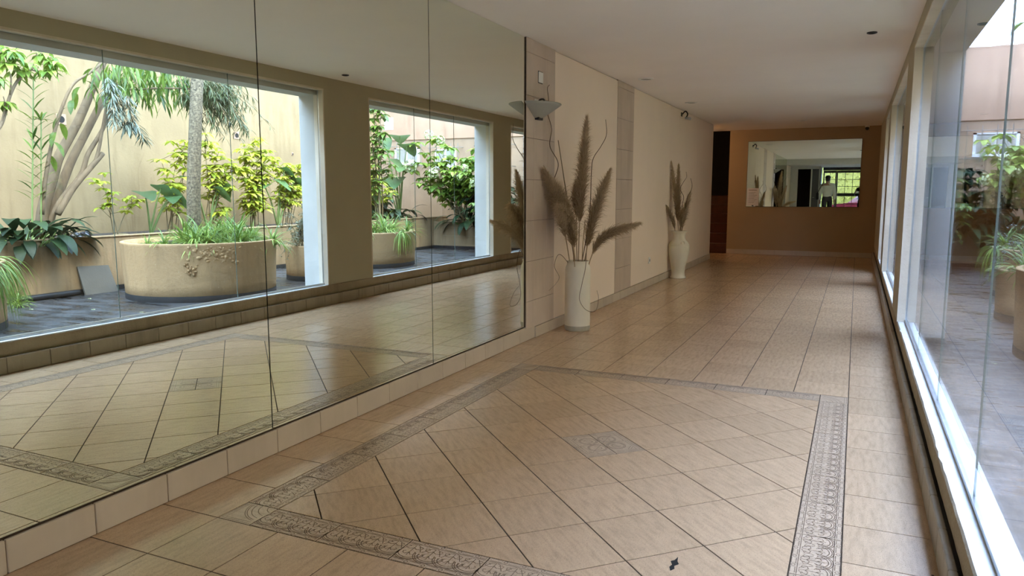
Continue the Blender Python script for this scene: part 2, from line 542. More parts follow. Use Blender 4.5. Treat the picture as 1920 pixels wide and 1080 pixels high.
FL = MB()
FL.box(XL, XR + 0.02, YF - 0.15, YB + 0.15, -0.12, -0.0022, 2)
FL.box(-5.5, XL, YC - 0.1, YB + 0.15, -0.12, -0.0022, 2)
def tile(poly, ang=0.0, mi=0):
    if len(poly) < 3: return
    ar = abs(sum(poly[i][0] * poly[(i + 1) % len(poly)][1] - poly[(i + 1) % len(poly)][0] * poly[i][1] for i in range(len(poly)))) / 2
    if ar < 2e-4: return
    n = len(poly)
    ca, sa = math.cos(ang), math.sin(ang)
    ox, oy = rnd(0, 40), rnd(0, 40)
    cx = sum(p[0] for p in poly) / n; cyy = sum(p[1] for p in poly) / n
    vs = []
    for (zz, sh) in ((-0.003, 0.0), (-0.0008, 0.0), (0.0, 0.0005)):
        for p in poly:
            dx, dy = cx - p[0], cyy - p[1]
            L_ = math.hypot(dx, dy) or 1
            vs.append((p[0] + dx / L_ * sh, p[1] + dy / L_ * sh, zz))
    uv = [((p[0] * ca + p[1] * sa) + ox, (-p[0] * sa + p[1] * ca) + oy) for p in vs]
    F = [[2 * n + i for i in range(n)]]
    for r in (0, 1):
        F += [(r * n + i, r * n + (i + 1) % n, (r + 1) * n + (i + 1) % n, (r + 1) * n + i) for i in range(n)]
    # keep faces pointing up
    FL.add(vs, F, mi, random.random(), uv)

BX0, BX1, BY0, BY1 = -2.62, 0.02, 2.41, 5.87      # ornamental border, outer edge
BW = 0.19
IX0, IX1, IY0, IY1 = BX0 + BW, BX1 - BW, BY0 + BW, BY1 - BW
g = 0.0030
def rect(x0, x1, y0, y1, ang=0.0, mi=0):
    if x1 - x0 > 2.5 * g and y1 - y0 > 2.5 * g:
        h = g * 1.0
        tile([(x0 + g, y0 + h), (x1 - g, y0 + h), (x1 - g, y1 - h), (x0 + g, y1 - h)], ang, mi)
xs = [BX1 - T * k for k in range(-1, 7)][::-1]     # -2.26 .. 0.40
xs = [XL, BX0] + [x for x in xs if x > BX0 + 0.1]
xs[-1] = XR
ys_near = [BY0 - T * k for k in range(0, 15)][::-1]
ys_far = [BY1 + T * k for k in range(0, 36) if BY1 + T * k < YB + 0.1]
ys_far[-1] = YB
for ya, yb in zip(ys_near[:-1], ys_near[1:]):
    for xa, xb in zip(xs[:-1], xs[1:]):
        rect(xa, xb, ya, yb, R(90))
for ya, yb in zip(ys_far[:-1], ys_far[1:]):
    for xa, xb in zip(xs[:-1], xs[1:]):
        rect(xa, xb, ya, yb, R(90))
    if ya > YC - 0.5:
        for k in range(7):
            rect(XL - T * (k + 1), XL - T * k, max(ya, YC), yb)
ys_mid = [BY0 + T * k for k in range(0, 10)]
ys_mid[-1] = BY1
for ya, yb in zip(ys_mid[:-1], ys_mid[1:]):
    rect(XL, BX0, ya, yb, R(90)); rect(BX1, XR, ya, yb, R(90))
# diagonal field with the medallion in its middle
MCX, MCY = -1.315, 4.14
S = 0.3765
for i in range(-8, 9):
    for j in range(-8, 9):
        if i == 0 and j == 0: continue
        u0, u1 = (i - 0.5) * S + g * 1.1, (i + 0.5) * S - g * 1.1
        v0, v1 = (j - 0.5) * S + g * 1.05, (j + 0.5) * S - g * 1.05
        q = [((u - v_) / math.sqrt(2) + MCX, (u + v_) / math.sqrt(2) + MCY) for u, v_ in ((u0, v0), (u1, v0), (u1, v1), (u0, v1))]
        q = clip_rect(q, IX0 + g, IX1 - g, IY0 + g, IY1 - g)
        tile(q, R(-45))

def ribbon(pts, w=0.0022, z=0.0005, closed=False):
    P = [Vector((p[0], p[1])) for p in pts]
    n = len(P); vs = []
    for i, p in enumerate(P):
        a = P[(i - 1) % n] if (closed or i > 0) else p
        b = P[(i + 1) % n] if (closed or i < n - 1) else p
        d = (b - a); d = d.normalized() if d.length > 1e-9 else Vector((1, 0))
        nn = Vector((-d.y, d.x)) * w / 2
        vs += [(p.x - nn.x, p.y - nn.y, z), (p.x + nn.x, p.y + nn.y, z)]
    m = n if closed else n - 1
    FL.add(vs, [(2 * i, 2 * ((i + 1) % n), 2 * ((i + 1) % n) + 1, 2 * i + 1) for i in range(m)], 3)

def arc(cx, cyy, r, a0, a1, n=10):
    return [(cx + r * math.cos(R(a0 + (a1 - a0) * k / n)), cyy + r * math.sin(R(a0 + (a1 - a0) * k / n))) for k in range(n + 1)]

def engrave(length, to):
    """carved band on one border tile: (s, t) with t across 0..0.19; 'to' maps to the floor"""
    def rb(p, w=0.0034, c=False): ribbon([to(a, b) for a, b in p], w, closed=c)
    for t_ in (0.013, 0.177):
        k = 0; s0 = 0.012
        while s0 < length - 0.02:
            e = min(s0 + 0.05, length - 0.01)
            rb([(s0, t_ - 0.009), (e, t_ - 0.009), (e, t_ + 0.009), (s0, t_ + 0.009)], 0.0031, True)
            if e + 0.028 < length:
                rb(arc(e + 0.016, t_, 0.008, 0, 324, 9), 0.0031, True)
            s0 = e + 0.032; k += 1
    rb([(0.004, 0.029), (length - 0.004, 0.029)]); rb([(0.004, 0.161), (length - 0.004, 0.161)])
    m = max(1, round(length / 0.095)); st = length / m
    for k in range(m):
        c = (k + 0.5) * st
        for r in (0.070, 0.062, 0.050):
            rb([(max(0.002, min(length - 0.002, a)), b) for a, b in [(c + r * 1.0 * math.cos(R(w_)), 0.098 + r * 0.92 * math.sin(R(w_))) for w_ in range(0, 181, 15)]], 0.0036)
        # fleur inside the scallop
        rb([(c, 0.036), (c, 0.128)], 0.0031)
        for sg in (-1, 1):
            rb([(c + sg * a, b) for a, b in ((0, 0.100), (0.012, 0.118), (0.026, 0.112), (0.030, 0.098), (0.020, 0.092))], 0.0034)
            rb([(c + sg * a, b) for a, b in ((0, 0.060), (0.016, 0.072), (0.036, 0.066), (0.040, 0.050), (0.028, 0.044), (0.020, 0.054))], 0.0034)
            rb([(c + sg * a, b) for a, b in ((0.006, 0.036), (0.018, 0.040), (0.044, 0.086))], 0.0031)

def border_run(a0, a1, along, c0, flip):
    n = max(1, round((a1 - a0) / T)); L_ = (a1 - a0) / n
    for k in range(n):
        s0 = a0 + k * L_
        if along == 'y':
            rect(c0, c0 + BW, s0, s0 + L_, 0, 1)
            to = (lambda s_, t_, s0=s0: (c0 + (BW - t_ if flip else t_), s0 + s_))
        else:
            rect(s0, s0 + L_, c0, c0 + BW, 0, 1)
            to = (lambda s_, t_, s0=s0: (s0 + s_, c0 + (BW - t_ if flip else t_)))
        engrave(L_, to)
border_run(IY0, IY1, 'y', BX0, True)
border_run(IY0, IY1, 'y', BX1 - BW, False)
border_run(IX0, IX1, 'x', BY0, True)
border_run(IX0, IX1, 'x', BY1 - BW, False)
for cx_, cy_, fx, fy in ((BX0, BY0, 1, 1), (BX1, BY0, -1, 1), (BX0, BY1, 1, -1), (BX1, BY1, -1, -1)):
    x_, y_ = sorted((cx_, cx_ + fx * BW)), sorted((cy_, cy_ + fy * BW))
    rect(x_[0], x_[1], y_[0], y_[1], 0, 1)
    for r in (0.150, 0.140, 0.120, 0.09, 0.05):
        ribbon([(cx_ + fx * (BW - r * math.cos(R(a))), cy_ + fy * (BW - r * math.sin(R(a)))) for a in range(4, 88, 7)], 0.0034)
    for d_ in (0.012, 0.026):
        ribbon([(cx_ + fx * d_, cy_ + fy * (BW - 0.01)), (cx_ + fx * d_, cy_ + fy * d_), (cx_ + fx * (BW - 0.01), cy_ + fy * d_)], 0.0034)
# medallion: four small carved tiles forming a four-petalled flower
def md(a, b): return ((a - b) / math.sqrt(2) + MCX, (a + b) / math.sqrt(2) + MCY)
h_ = S / 2
for sa_ in (-1, 1):
    for sb_ in (-1, 1):
        a0, a1 = sorted((sa_ * g, sa_ * (h_ - g))); b0, b1 = sorted((sb_ * g, sb_ * (h_ - g)))
        tile([md(a0, b0), md(a1, b0), md(a1, b1), md(a0, b1)], R(-45), 1)
        def q(a, b, sa_=sa_, sb_=sb_): return md(sa_ * a, sb_ * b)
        for r in (0.056, 0.048):
            ribbon([q(0.062 + r * math.cos(R(w_)), 0.062 + r * math.sin(R(w_))) for w_ in range(0, 360, 15)], 0.0034, closed=True)
        ribbon([q(0.062 + 0.026 * math.cos(R(w_)), 0.062 + 0.026 * math.sin(R(w_))) for w_ in range(30, 300, 20)], 0.0031)
        for d_ in (0.178, 0.166, 0.150):
            ribbon([q(0.008, d_), q(d_, d_), q(d_, 0.008)], 0.0031)
        ribbon([q(0.10, 0.14), q(0.14, 0.10)], 0.0031); ribbon([q(0.118, 0.142), q(0.142, 0.118)], 0.0031)
        ribbon([q(0.012, 0.012), q(0.12, 0.12)], 0.0022)
# worn chip in one tile
FL.add([(x + 0.114, y + (y - 2.86) * 0.5 + 0.01, 0.0006) for x, y in ((-0.712, 2.815), (-0.700, 2.83), (-0.706, 2.845), (-0.692, 2.86), (-0.703, 2.875), (-0.708, 2.90), (-0.716, 2.878), (-0.729, 2.868), (-0.717, 2.85), (-0.723, 2.835))], [list(range(10))], 4)
for x, y in ((0.35, 3.2), (-1.9, 5.3), (-0.9, 8.2)):
    FL.add([(x + 0.006 * math.cos(a), y + 0.006 * math.sin(a), 0.0006) for a in range(6)], [list(range(6))], 4)
floor = FL.build('floor', ['floor_tile', 'border_tile', 'grout', 'engraving', 'black_gap'], kind='structure')

# ================================================================== LEFT WALL
MB().box(-3.15, XL, YF, YC, 0, 3.15).build('wall_left', 'cream_paint', kind='structure')
b = MB()
y = 2.058 - 0.38 * 13
yend = YC
k = 0
while y < yend:
    y1 = min(y + 0.38, yend)
    top = 0.141 if y < 6.70 else 0.115
    if y1 > YF:
        b.bbox(XL, -2.970 + (0.0 if y < 6.70 else 0.012), max(y, YF) + 0.0015, y1 - 0.0015, 0.002, top, 0.003)
    y = y1
b.box(XL, -2.982, YF, YC, 0.0, 0.110, 1); b.box(XL, -2.984, YF, 6.76, 0.11, 0.150, 1)
b.build('baseboard_left', ['skirt_tile', 'grout', 'black_gap'], kind='structure')
# stone-tiled strips and smooth cream panels standing proud of the wall
def strip(name, y0, y1, cuts, offs):
    m = MB(); m.box(XL, -2.976, y0, y1, 0.116, ZC, 1)
    cols_ = [y0] + cuts + [y1]
    for ci, (a, c_) in enumerate(zip(cols_[:-1], cols_[1:])):
        z = 0.118
        zs_ = [0.118] + [0.40 + 0.408 * i + offs[ci] for i in range(8)]
        zs_ = [q_ for q_ in zs_ if q_ < ZC - 0.05] + [ZC]
        for za, zb in zip(zs_[:-1], zs_[1:]):
            m.bbox(XL, -2.968, a + 0.0015, c_ - 0.0015, za + 0.0015, zb - 0.0015, 0.002)
    m.build(name, ['stone_tile', 'grout'], kind='structure')
MB().box(XL, -2.984, 12.915, 12.935, 0.118, ZC - 0.012).build('trim_9', 'black_gap', kind='structure')
strip('trim_1', 6.7705, 7.52, [6.94, 7.30], [0.0, 0.0, 0.0])
strip('trim_2', 9.80, 10.60, [], [0.05])
for i, (a, c_) in enumerate(((7.524, 9.796), (10.604, 12.92), (12.93, 17.095))):
    MB().bbox(XL, -2.972, a, c_, 0.118, ZC - 0.012, 0.003).build('trim_%d' % (i + 3), 'panel_paint', kind='structure')

# mirror panels on the left wall
MY = [1.38, 3.176, 4.972, 6.768]
mlab = ['tall frameless wall mirror nearest the camera, reflecting the round planter and the leaning tree trunks',
        'tall frameless wall mirror, middle one of three, reflecting the pillar between the two garden windows',
        'tall frameless wall mirror, farthest of three, ending beside the stone strip and the pampas vase']
for i in range(3):
    r_ = thing('wall_mirror', (-2.99, (MY[i] + MY[i + 1]) / 2, 0.15), mlab[i], 'mirror', 'mirror panels on the left wall')
    m = MB(); m.box(-2.9935, -2.985, MY[i] + 0.004, MY[i + 1] - 0.004, 0.152, ZC - 0.004)
    m.build('mirror_glass', 'mirror_glass', r_)
    m = MB(); m.box(-2.9945, -2.9936, MY[i] + 0.0002, MY[i + 1] - 0.0002, 0.150, ZC - 0.002)
    m.build('backing', 'mirror_black_edge', r_)

# passage to the left at the far end, with the stairs
m = MB()
m.box(-5.5, -3.15, YC - 0.12, YC, 0, 3.1)
m.box(-5.65, -5.5, YC - 0.12, YB + 0.1, 0, 3.1)
m.build('wall_passage', 'tan_paint', kind='structure')
OX0, OX1 = -4.25, -2.875
m = MB()
m.box(OX1, XR + 0.4, YB, YB + 0.15, 0, 3.15)
m.box(-5.5, OX0, YB, YB + 0.15, 0, 3.15)
m.build('wall_back', 'tan_paint', kind='structure')
m = MB(); x = OX1 + 0.003
m.box(OX1, XR, YB - 0.004, YB, 0.0, 0.108, 1)
while x < XR:
    x1 = min(x + 0.38, XR)
    m.bbox(x + 0.001, x1 - 0.001, YB - 0.014, YB - 0.001, 0.002, 0.115, 0.002); x = x1
m.build('baseboard_back', ['skirt_tile', 'grout'], kind='structure')
m = MB()
for k in range(6):
    m.bbox(OX0, OX1, YB + 0.02 + 0.34 * k, YB + 0.34 * (k + 1) + 0.06, 0 if k == 0 else 0.235 * k - 0.1, 0.235 * (k + 1), 0.008)
m.box(OX0, OX1, YB + 2.1, 22.4, -0.1, 1.41)
m.build('staircase', 'stair_stone', kind='structure')
m = MB()
m.box(OX0 - 0.1, OX0, YB + 0.15, 23.0, 0, 4.4)
m.box(OX1, OX1 + 0.1, YB + 0.15, 23.0, 0, 4.4)
m.box(OX0, OX1, 22.4, 22.5, 0, 4.4)
m.box(OX0, OX1, YB + 0.15, 22.5, 4.4, 4.5)
m.box(OX0 - 0.1, OX1 + 0.1, YB + 0.10, YB + 0.2, 3.0, 4.5)
m.build('wall_stairwell', 'unlit_dark_paint', kind='structure')
h = thing('stair_lamp', (-4.1, 17.95, 2.86), 'small round warm ceiling lamp in the side passage before the stairs', 'lamp')
MB().lathe(-4.1, 17.95, [(0.10, 2.985), (0.11, 2.97), (0.11, 2.94), (0.02, 2.94)], 24).build('lamp_base', 'white_plastic', h)
MB().ball((-4.1, 17.95, 2.90), 0.055, 16, 10).build('bulb', 'warm_bulb', h, smooth=True)
pl = bpy.data.lights.new('bulb_light', 'POINT'); pl.energy = 7; pl.color = (1.0, 0.60, 0.28); pl.shadow_soft_size = 0.08
po = bpy.data.objects.new('bulb_light', pl); col.objects.link(po); po.parent = h; po.location = Vector((0, 0, -0.08)) * U

# ================================================================== CEILING
m = MB()
m.box(-5.5, XR + 0.02, 1.4, YB + 0.15, ZC, 3.30)
m.build('ceiling', 'ceiling_paint', kind='structure')
m = MB()
m.box(XL, XR + 0.02, YF - 0.15, 1.4, 2.73, 3.30)
m.build('trim_6', 'lobby_paint', kind='structure')
def disc(name, x, y, r, label, cat, mat='white_plastic'):
    t_ = thing(name, (x, y, ZC - 0.01), label, cat)
    MB().lathe(x, y, [(r * 0.72, ZC - 0.002), (r * 0.78, ZC - 0.012), (r, ZC - 0.010), (r * 1.02, ZC)], 28, cap0=False, cap1=False).build('trim_ring', mat, t_)
    MB().lathe(x, y, [(0.001, ZC - 0.003), (r * 0.74, ZC - 0.003), (r * 0.74, ZC)], 28).build('lamp_face', 'black_gap' if mat == 'black_plastic' else 'sconce_white', t_)
    return t_
disc('ceiling_light', -2.62, 9.89, 0.10, 'small round recessed ceiling light above the smooth wall panel, nearest along the left wall', 'ceiling light')
disc('ceiling_light', -2.60, 12.75, 0.10, 'small round recessed ceiling light beside the camera bracket at the top of the left wall', 'ceiling light')
disc('ceiling_light', -1.13, 16.9, 0.10, 'small round recessed ceiling light far down the hall before the end wall', 'ceiling light')
disc('ceiling_sensor', 0.043, 7.95, 0.045, 'tiny dark round ceiling fitting near the garden windows', 'ceiling fitting', 'black_plastic')

# ================================================================== RIGHT WALL AND WINDOWS
OUT = 0.82
wins = [(0.35, 7.96, [1.85, 3.36, 4.88, 6.405]), (8.94, 12.97, [10.27, 11.56]), (13.75, 15.30, [])]
m = MB()
yy = YF - 0.15
piers = []
for a, c_, _ in wins:
    piers.append((yy, a)); yy = c_
piers.append((yy, YB + 0.15))
for a, c_ in piers:
    m.box(XR, 0.50, a, c_, 0.266, 2.835)
m.box(XR, 0.535, YF - 0.15, YB + 0.15, 2.835, 3.30)
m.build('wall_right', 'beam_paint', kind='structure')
m = MB()
for a, c_ in piers:
    m.box(0.50, OUT, a, c_, -0.2, 2.76)
m.box(0.535, OUT, YF - 0.15, YB + 0.15, 2.76, 3.55)
m.box(0.50, 0.535, YF - 0.15, YB + 0.15, 2.836, 2.85)
m.build('wall_outside', 'pillar_outside', kind='structure')
# low sill wall with rough plaster face and chipped top edge
m = MB()
n = 260
pts = []
random.seed(11)
for i in range(n + 1):
    yv = YF + (YB - YF) * i / n
    e = rnd(-0.0015, 0.0015) + (rnd(-0.010, 0.0) if random.random() < 0.05 else 0)
    pts.append((yv, e, rnd(-0.004, 0.004)))
vs = []
for yv, e, ez in pts:
    vs += [(XR + 0.004, yv, 0.150 + ez), (XR + e * 0.3, yv, 0.20), (XR + e * 0.5 + 0.002, yv, 0.256 + ez * 0.4), (XR + 0.010 + e, yv, 0.265), (0.575, yv, 0.265), (0.575, yv, -0.1)]
F = []; k6 = 6
for i in range(n):
    for j in range(5):
        F.append((i * k6 + j, (i + 1) * k6 + j, (i + 1) * k6 + j + 1, i * k6 + j + 1))
m.add(vs, F)
m.mi = [0 if (q_ % 5) < 3 else 1 for q_ in range(len(F))]
m.box(XR + 0.012, 0.57, YF, YB, -0.1, 0.20, 0)
m.box(0.576, OUT, YF, YB, -0.1, 0.13, 2)
m.build('trim_7', ['sill_plaster', 'sill_white', 'wet_ground'], kind='structure')
m = MB(); y = YF
m.box(0.392, XR + 0.013, YF, YB, 0.0, 0.136, 1)
y = 3.72 - 0.372 * 18
while y < YB:
    y1 = min(y + 0.372, YB)
    if y >= YF - 0.3: m.bbox(0.372, 0.404, y + 0.0015, y1 - 0.0015, 0.001, 0.140, 0.005)
    y = y1
m.build('baseboard_right', ['skirt_grey', 'black_gap'], kind='structure')

for wi, (a, c_, joints) in enumerate(wins):
    w_ = thing('window_%d' % (wi + 1), (0.49, (a + c_) / 2, 0.266), kind='structure')
    fr_ = MB()
    fr_.box(0.478, 0.502, a, c_, 0.266, 0.290); fr_.box(0.478, 0.502, a, c_, 2.815, 2.836)
    fr_.box(0.478, 0.502, a, a + 0.014, 0.29, 2.815); fr_.box(0.478, 0.502, c_ - 0.014, c_, 0.29, 2.815)
    fr_.build('channel_frame', 'aluminium', w_)
    cs = MB()                                       # painted reveal lining round the opening
    cs.box(XR - 0.002, 0.478, a, a + 0.02, 0.267, 2.835); cs.box(XR - 0.002, 0.478, c_ - 0.02, c_, 0.267, 2.835)
    cs.box(0.502, 0.56, a, a + 0.02, 0.267, 2.76); cs.box(0.502, 0.56, c_ - 0.02, c_, 0.267, 2.76)
    cs.box(XR - 0.004, 0.478, a, c_, 2.815, 2.8355)
    cs.build('jamb_lining', 'jamb_paint', w_)
    e_ = [a + 0.012] + joints + [c_ - 0.012]
    for p0, p1 in zip(e_[:-1], e_[1:]):
        MB().box(0.4865, 0.4935, p0 + 0.002, p1 - 0.002, 0.288, 2.818).build('glass_pane', 'window_glass', w_)
    for j in joints:
        MB().box(0.4862, 0.4938, j - 0.0019, j + 0.0019, 0.288, 2.818).build('pane_joint', 'glass_edge', w_)

# ================================================================== LOBBY BEHIND THE CAMERA (seen in the end mirror)
m = MB()
m.box(XL, -2.66, -1.10, -1.0, 0, 2.73)
m.box(-2.66, -2.05, -1.10, -1.0, 2.60, 2.73)
m.box(-2.05, -1.62, -1.10, -1.0, 2.60, 2.73)
m.box(-1.72, -1.66, YF, -1.0, 0, 2.73)
m.build('wall_lobby', 'lobby_paint', kind='structure')
m = MB(); m.box(XL, -1.66, YF, YF + 0.05, 0, 2.73); m.box(-2.04, -2.0, YF, -1.1, 0, 2.73)
m.build('wall_recess', 'unlit_dark_paint', kind='structure')
MB().bbox(-2.075, -2.015, -1.13, -0.97, 0, 2.60, 0.004).build('trim_8', 'white_door', kind='structure')
d = thing('door_2', (-1.8, -1.05, 0), kind='structure')
MB().bbox(-2.012, -1.622, -1.07, -1.03, 0.01, 2.59, 0.004).build('door_leaf', 'grey_door', d)
MB().tube([(-1.96, -1.02, 1.25), (-1.96, -0.985, 1.25), (-1.88, -0.985, 1.25)], 0.009).build('door_handle', 'aluminium', d)
# entrance: dark wooden doors with small panes
m = MB()
m.box(-1.62, XR + 0.1, YF - 0.15, YF, 2.58, 2.75)
m.box(0.14, XR + 0.1, YF - 0.15, YF, 0, 2.58)
m.build('wall_front', 'dark_wood', kind='structure')
def glazed_leaf(name, x0, x1, cols_, lab):
    d_ = thing(name, ((x0 + x1) / 2, YF - 0.08, 0), kind='structure')
    f_ = MB(); gl_ = []
    fw = 0.055
    f_.box(x0, x0 + fw, YF - 0.11, YF - 0.05, 0.01, 2.57); f_.box(x1 - fw, x1, YF - 0.11, YF - 0.05, 0.01, 2.57)
    for z0, z1 in ((0.01, 0.16), (1.30, 1.455), (2.455, 2.57)):
        f_.box(x0 + fw, x1 - fw, YF - 0.11, YF - 0.05, z0, z1)
    for (z0, z1) in ((0.16, 1.30), (1.455, 2.455)):
        for k_ in range(1, 3):
            zz = z0 + (z1 - z0) * k_ / 3
            f_.box(x0 + fw, x1 - fw, YF - 0.095, YF - 0.065, zz - 0.011, zz + 0.011)
        for k_ in range(1, cols_):
            xx = x0 + fw + (x1 - x0 - 2 * fw) * k_ / cols_
            f_.box(xx - 0.011, xx + 0.011, YF - 0.094, YF - 0.066, z0, z1)
    f_.build('door_frame', 'dark_wood', d_)
    MB().box(x0 + fw, x1 - fw, YF - 0.083, YF - 0.077, 0.16, 2.455).build('door_glass', 'window_glass', d_)
    return d_
glazed_leaf('door_1', -1.60, -0.99, 2, '')
d_ = glazed_leaf('door_3', -0.985, 0.14, 3, '')
MB().tube([(-0.93, YF - 0.05, 1.2), (-0.93, YF, 1.2), (-0.93, YF, 1.45), (-0.93, YF - 0.05, 1.45)], 0.01).build('door_handle', 'brass', d_)
#@GARDEN

# ================================================================== COURTYARD GARDEN (right, seen through the glass and in the mirrors)
SX, EY = 5.80, 16.95            # garden wall, end wall
random.seed(21)
MB().box(0.62, SX + 0.3, -4.3, EY + 0.3, -0.2, GZ).build('ground_courtyard', 'wet_ground', kind='structure')
MB().box(SX, SX + 0.2, -4.3, EY + 0.2, 0, 8.0).build('wall_garden', 'garden_wall', kind='structure')
MB().box(0.82, SX, -4.5, -4.3, 0, 4.6).build('wall_courtyard_near', 'garden_wall', kind='structure')
m = MB(); m.box(0.5, SX + 0.1, EY, EY + 0.25, 2.87, 4.22, 0); m.box(0.5, SX + 0.1, EY + 0.03, EY + 0.25, 0, 2.87, 1)
for i in range(40):             # uneven worn coping
    x = 0.82 + i * 0.125
    m.bbox(x, x + 0.125, EY - 0.004, EY + 0.25, 4.21, 4.235 + rnd(0, 0.02), 0.004, 0)
m.build('wall_end', ['end_wall_upper', 'end_wall_lower'], kind='structure')
MB().box(3.35, 9.0, 17.4, 20.0, 0, 8.5).build('wall_sky_blocker', 'end_wall_upper', kind='structure')  # unseen block added to keep sky light off the far garden wall
# raised bed along the garden wall and the end wall
m = MB()
def bed(pts, top, soil):
    m.prism(pts, GZ - 0.1, top)
m.box(3.70, 3.80, -4.29, EY - 0.01, GZ, 0.88, 0); m.bbox(3.685, 3.815, -4.29, EY - 0.01, 0.862, 0.885, 0.006, 0)
m.box(3.80, SX - 0.005, -4.29, EY - 0.01, GZ, 0.80, 1)
m.box(0.825, 3.70, 16.22, 16.30, GZ, 0.755, 0); m.bbox(0.825, 3.70, 16.205, 16.315, 0.74, 0.765, 0.006, 0)
m.box(0.825, 3.70, 16.30, EY - 0.01, GZ, 0.70, 1)
m.box(3.692, 3.70, -4.3, 16.21, GZ, GZ + 0.07, 2); m.box(0.82, 3.692, 16.212, 16.22, GZ, GZ + 0.07, 2)
m.build('raised_bed', ['bed_render', 'soil', 'dark_band'], label='long rendered raised planting bed running along the yellow garden wall', cat='planting bed')

def planter(name, cx, cyy, r, top, label, taper=0.03):
    p = thing(name, (cx, cyy, GZ), label, 'planter', 'round rendered planters')
    MB().lathe(cx, cyy, [(r - taper, GZ), (r - taper * 0.7, GZ + 0.2), (r, top - 0.03), (r + 0.004, top - 0.006), (r - 0.01, top), (r - 0.045, top), (r - 0.055, top - 0.10)], 72, cap1=False).build('shell', 'planter_render', p, smooth=True)
    MB().lathe(cx, cyy, [(r - taper + 0.006, GZ), (r - taper + 0.007, GZ + 0.075), (r - taper, GZ + 0.08)], 72, cap0=False, cap1=False).build('dark_base', 'dark_band', p, smooth=True)  # near-black ring round the planter foot
    q_ = MB(); q_.lathe(cx, cyy, [(r - 0.05, top - 0.12), (r - 0.05, top - 0.07), (r * 0.6, top - 0.03), (r * 0.2, top - 0.02)], 40)
    q_.build('soil', 'soil', p, smooth=True)
    return p
big = planter('round_planter', 2.28, 7.55, 1.0, 0.85, 'largest round rendered planter, with blistered plaster, holding the rough tall trunk')
m = MB()
for i in range(210):
    a = R(211 + random.gauss(0, 9)); z = 0.74 + random.gauss(0, 0.055)
    if z > 0.82: continue
    s_ = rnd(0.022, 0.044)
    m.ball((2.28 + 0.966 * math.cos(a), 7.55 + 0.966 * math.sin(a), z), s_, 7, 5, 0, (1.0, 1.0, rnd(0.5, 1.0)))
for i in range(26):
    a = R(231 + random.gauss(0, 2.5)); z = 0.60 - i * 0.006
    m.ball((2.28 + 0.990 * math.cos(a), 7.55 + 0.990 * math.sin(a), z), rnd(0.008, 0.020), 7, 5, 0, (1, 1, 0.6))
for i, p_ in enumerate(m.v):      # crumbly, uneven flakes rather than smooth bubbles
    m.v[i] = (p_[0] + rnd(-0.005, 0.005), p_[1] + rnd(-0.007, 0.007), p_[2] + rnd(-0.009, 0.009))
m.build('blistered_plaster', 'planter_render', big, smooth=True)
planter('round_planter', 2.00, 9.72, 0.55, 0.66, 'small round planter with the drooping grey-leaved bush, next to the white pillar', 0.02)
planter('round_planter', 2.67, 11.95, 0.95, 0.755, 'medium round planter beyond the pillar, full of spider plants')
planter('round_planter', 2.50, 4.12, 0.80, 0.80, 'round planter nearest the camera at the mirror edge, grass spilling over its rim')

# loose things on the courtyard ground
m = MB(); m.add([(3.56, 6.70, GZ), (3.56, 7.20, GZ), (3.68, 7.16, 0.47), (3.68, 6.69, 0.49), (3.585, 6.70, GZ), (3.585, 7.20, GZ), (3.695, 7.16, 0.465), (3.695, 6.69, 0.485)],
      [(0, 1, 2, 3), (5, 4, 7, 6), (0, 4, 5, 1), (3, 2, 6, 7), (0, 3, 7, 4), (1, 5, 6, 2)])
m.build('paving_slab', 'concrete_slab', label='square grey paving slab leaning against the raised bed', cat='paving slab')
MB().tube([(3.645, 4.0, 0.142), (3.645, 5.5, 0.142), (3.640, 6.66, 0.142)], 0.040, 12).build('drain_pipe', 'black_pipe', label='black pipe lying on the ground along the foot of the raised bed', cat='pipe', smooth=True)
m = MB()
for c_, r_ in (((3.92, 6.90, 0.875), 0.085), ((3.90, 7.00, 0.90), 0.075), ((3.95, 7.05, 0.865), 0.07), ((3.88, 6.84, 0.855), 0.05)):
    n0 = len(m.v); m.ball(c_, r_, 12, 8, 0, (0.9, 1.1, 0.75))
    for i in range(n0, len(m.v)):
        p_ = vec(m.v[i]); d_ = (p_ - vec(c_)); m.v[i] = tuple(vec(c_) + d_ * (1 + rnd(-0.22, 0.22)))
m.build('plastic_bag', 'black_bag', label='crumpled shiny black plastic bag on the rim of the raised bed', cat='bag')
for i, (x, y) in enumerate(((1.6, 6.0), (3.0, 5.6), (2.3, 5.9), (3.2, 6.5), (1.25, 6.6), (1.1, 7.1))):
    m = MB()
    for k in range(4): m.leaf((x, y, GZ + 0.004), (math.cos(k * 1.6), math.sin(k * 1.6), 0.3), 0.035, 0.025, 0.8, 0.2, 2, tint=1)
    m.build('fallen_blossom', 'petal', label='tiny white fallen blossom on the wet dark ground', cat='blossom', group='fallen white blossoms')

# wall outlets, marks and notice on the garden walls
def outlet_hole(y, z, s_, lab, xw=SX):
    t_ = thing('wall_outlet', (xw - 0.01, y, z - s_), lab, 'wall outlet')
    MB().bbox(xw - 0.012, xw + 0.002, y - s_, y + s_, z - s_, z + s_, 0.004).build('plate', 'end_wall_upper', t_)
    q_ = MB()
    q_.tube([(xw - 0.02, y, z), (xw - 0.011, y, z)], s_ * 0.62, 16)
    q_.build('hole', 'black_gap', t_)
k58 = (5.97 + 5.8) / (5.97 + 3.35)
def far(y, z): return (y * k58, 1.5 + (z - 1.5) * k58)
y_, z_ = far(6.391, 2.426); outlet_hole(y_, z_, 0.085, 'square broken wall outlet with a dark round hole, behind the leaning trunks')
y_, z_ = far(9.374, 2.426); outlet_hole(y_, z_, 0.075, 'square wall outlet with a dark hole, to the right of the rough tall trunk')
y_, z_ = far(10.702, 2.184); outlet_hole(y_, z_, 0.03, 'small chipped wall outlet above the lime green bush by the pillar')
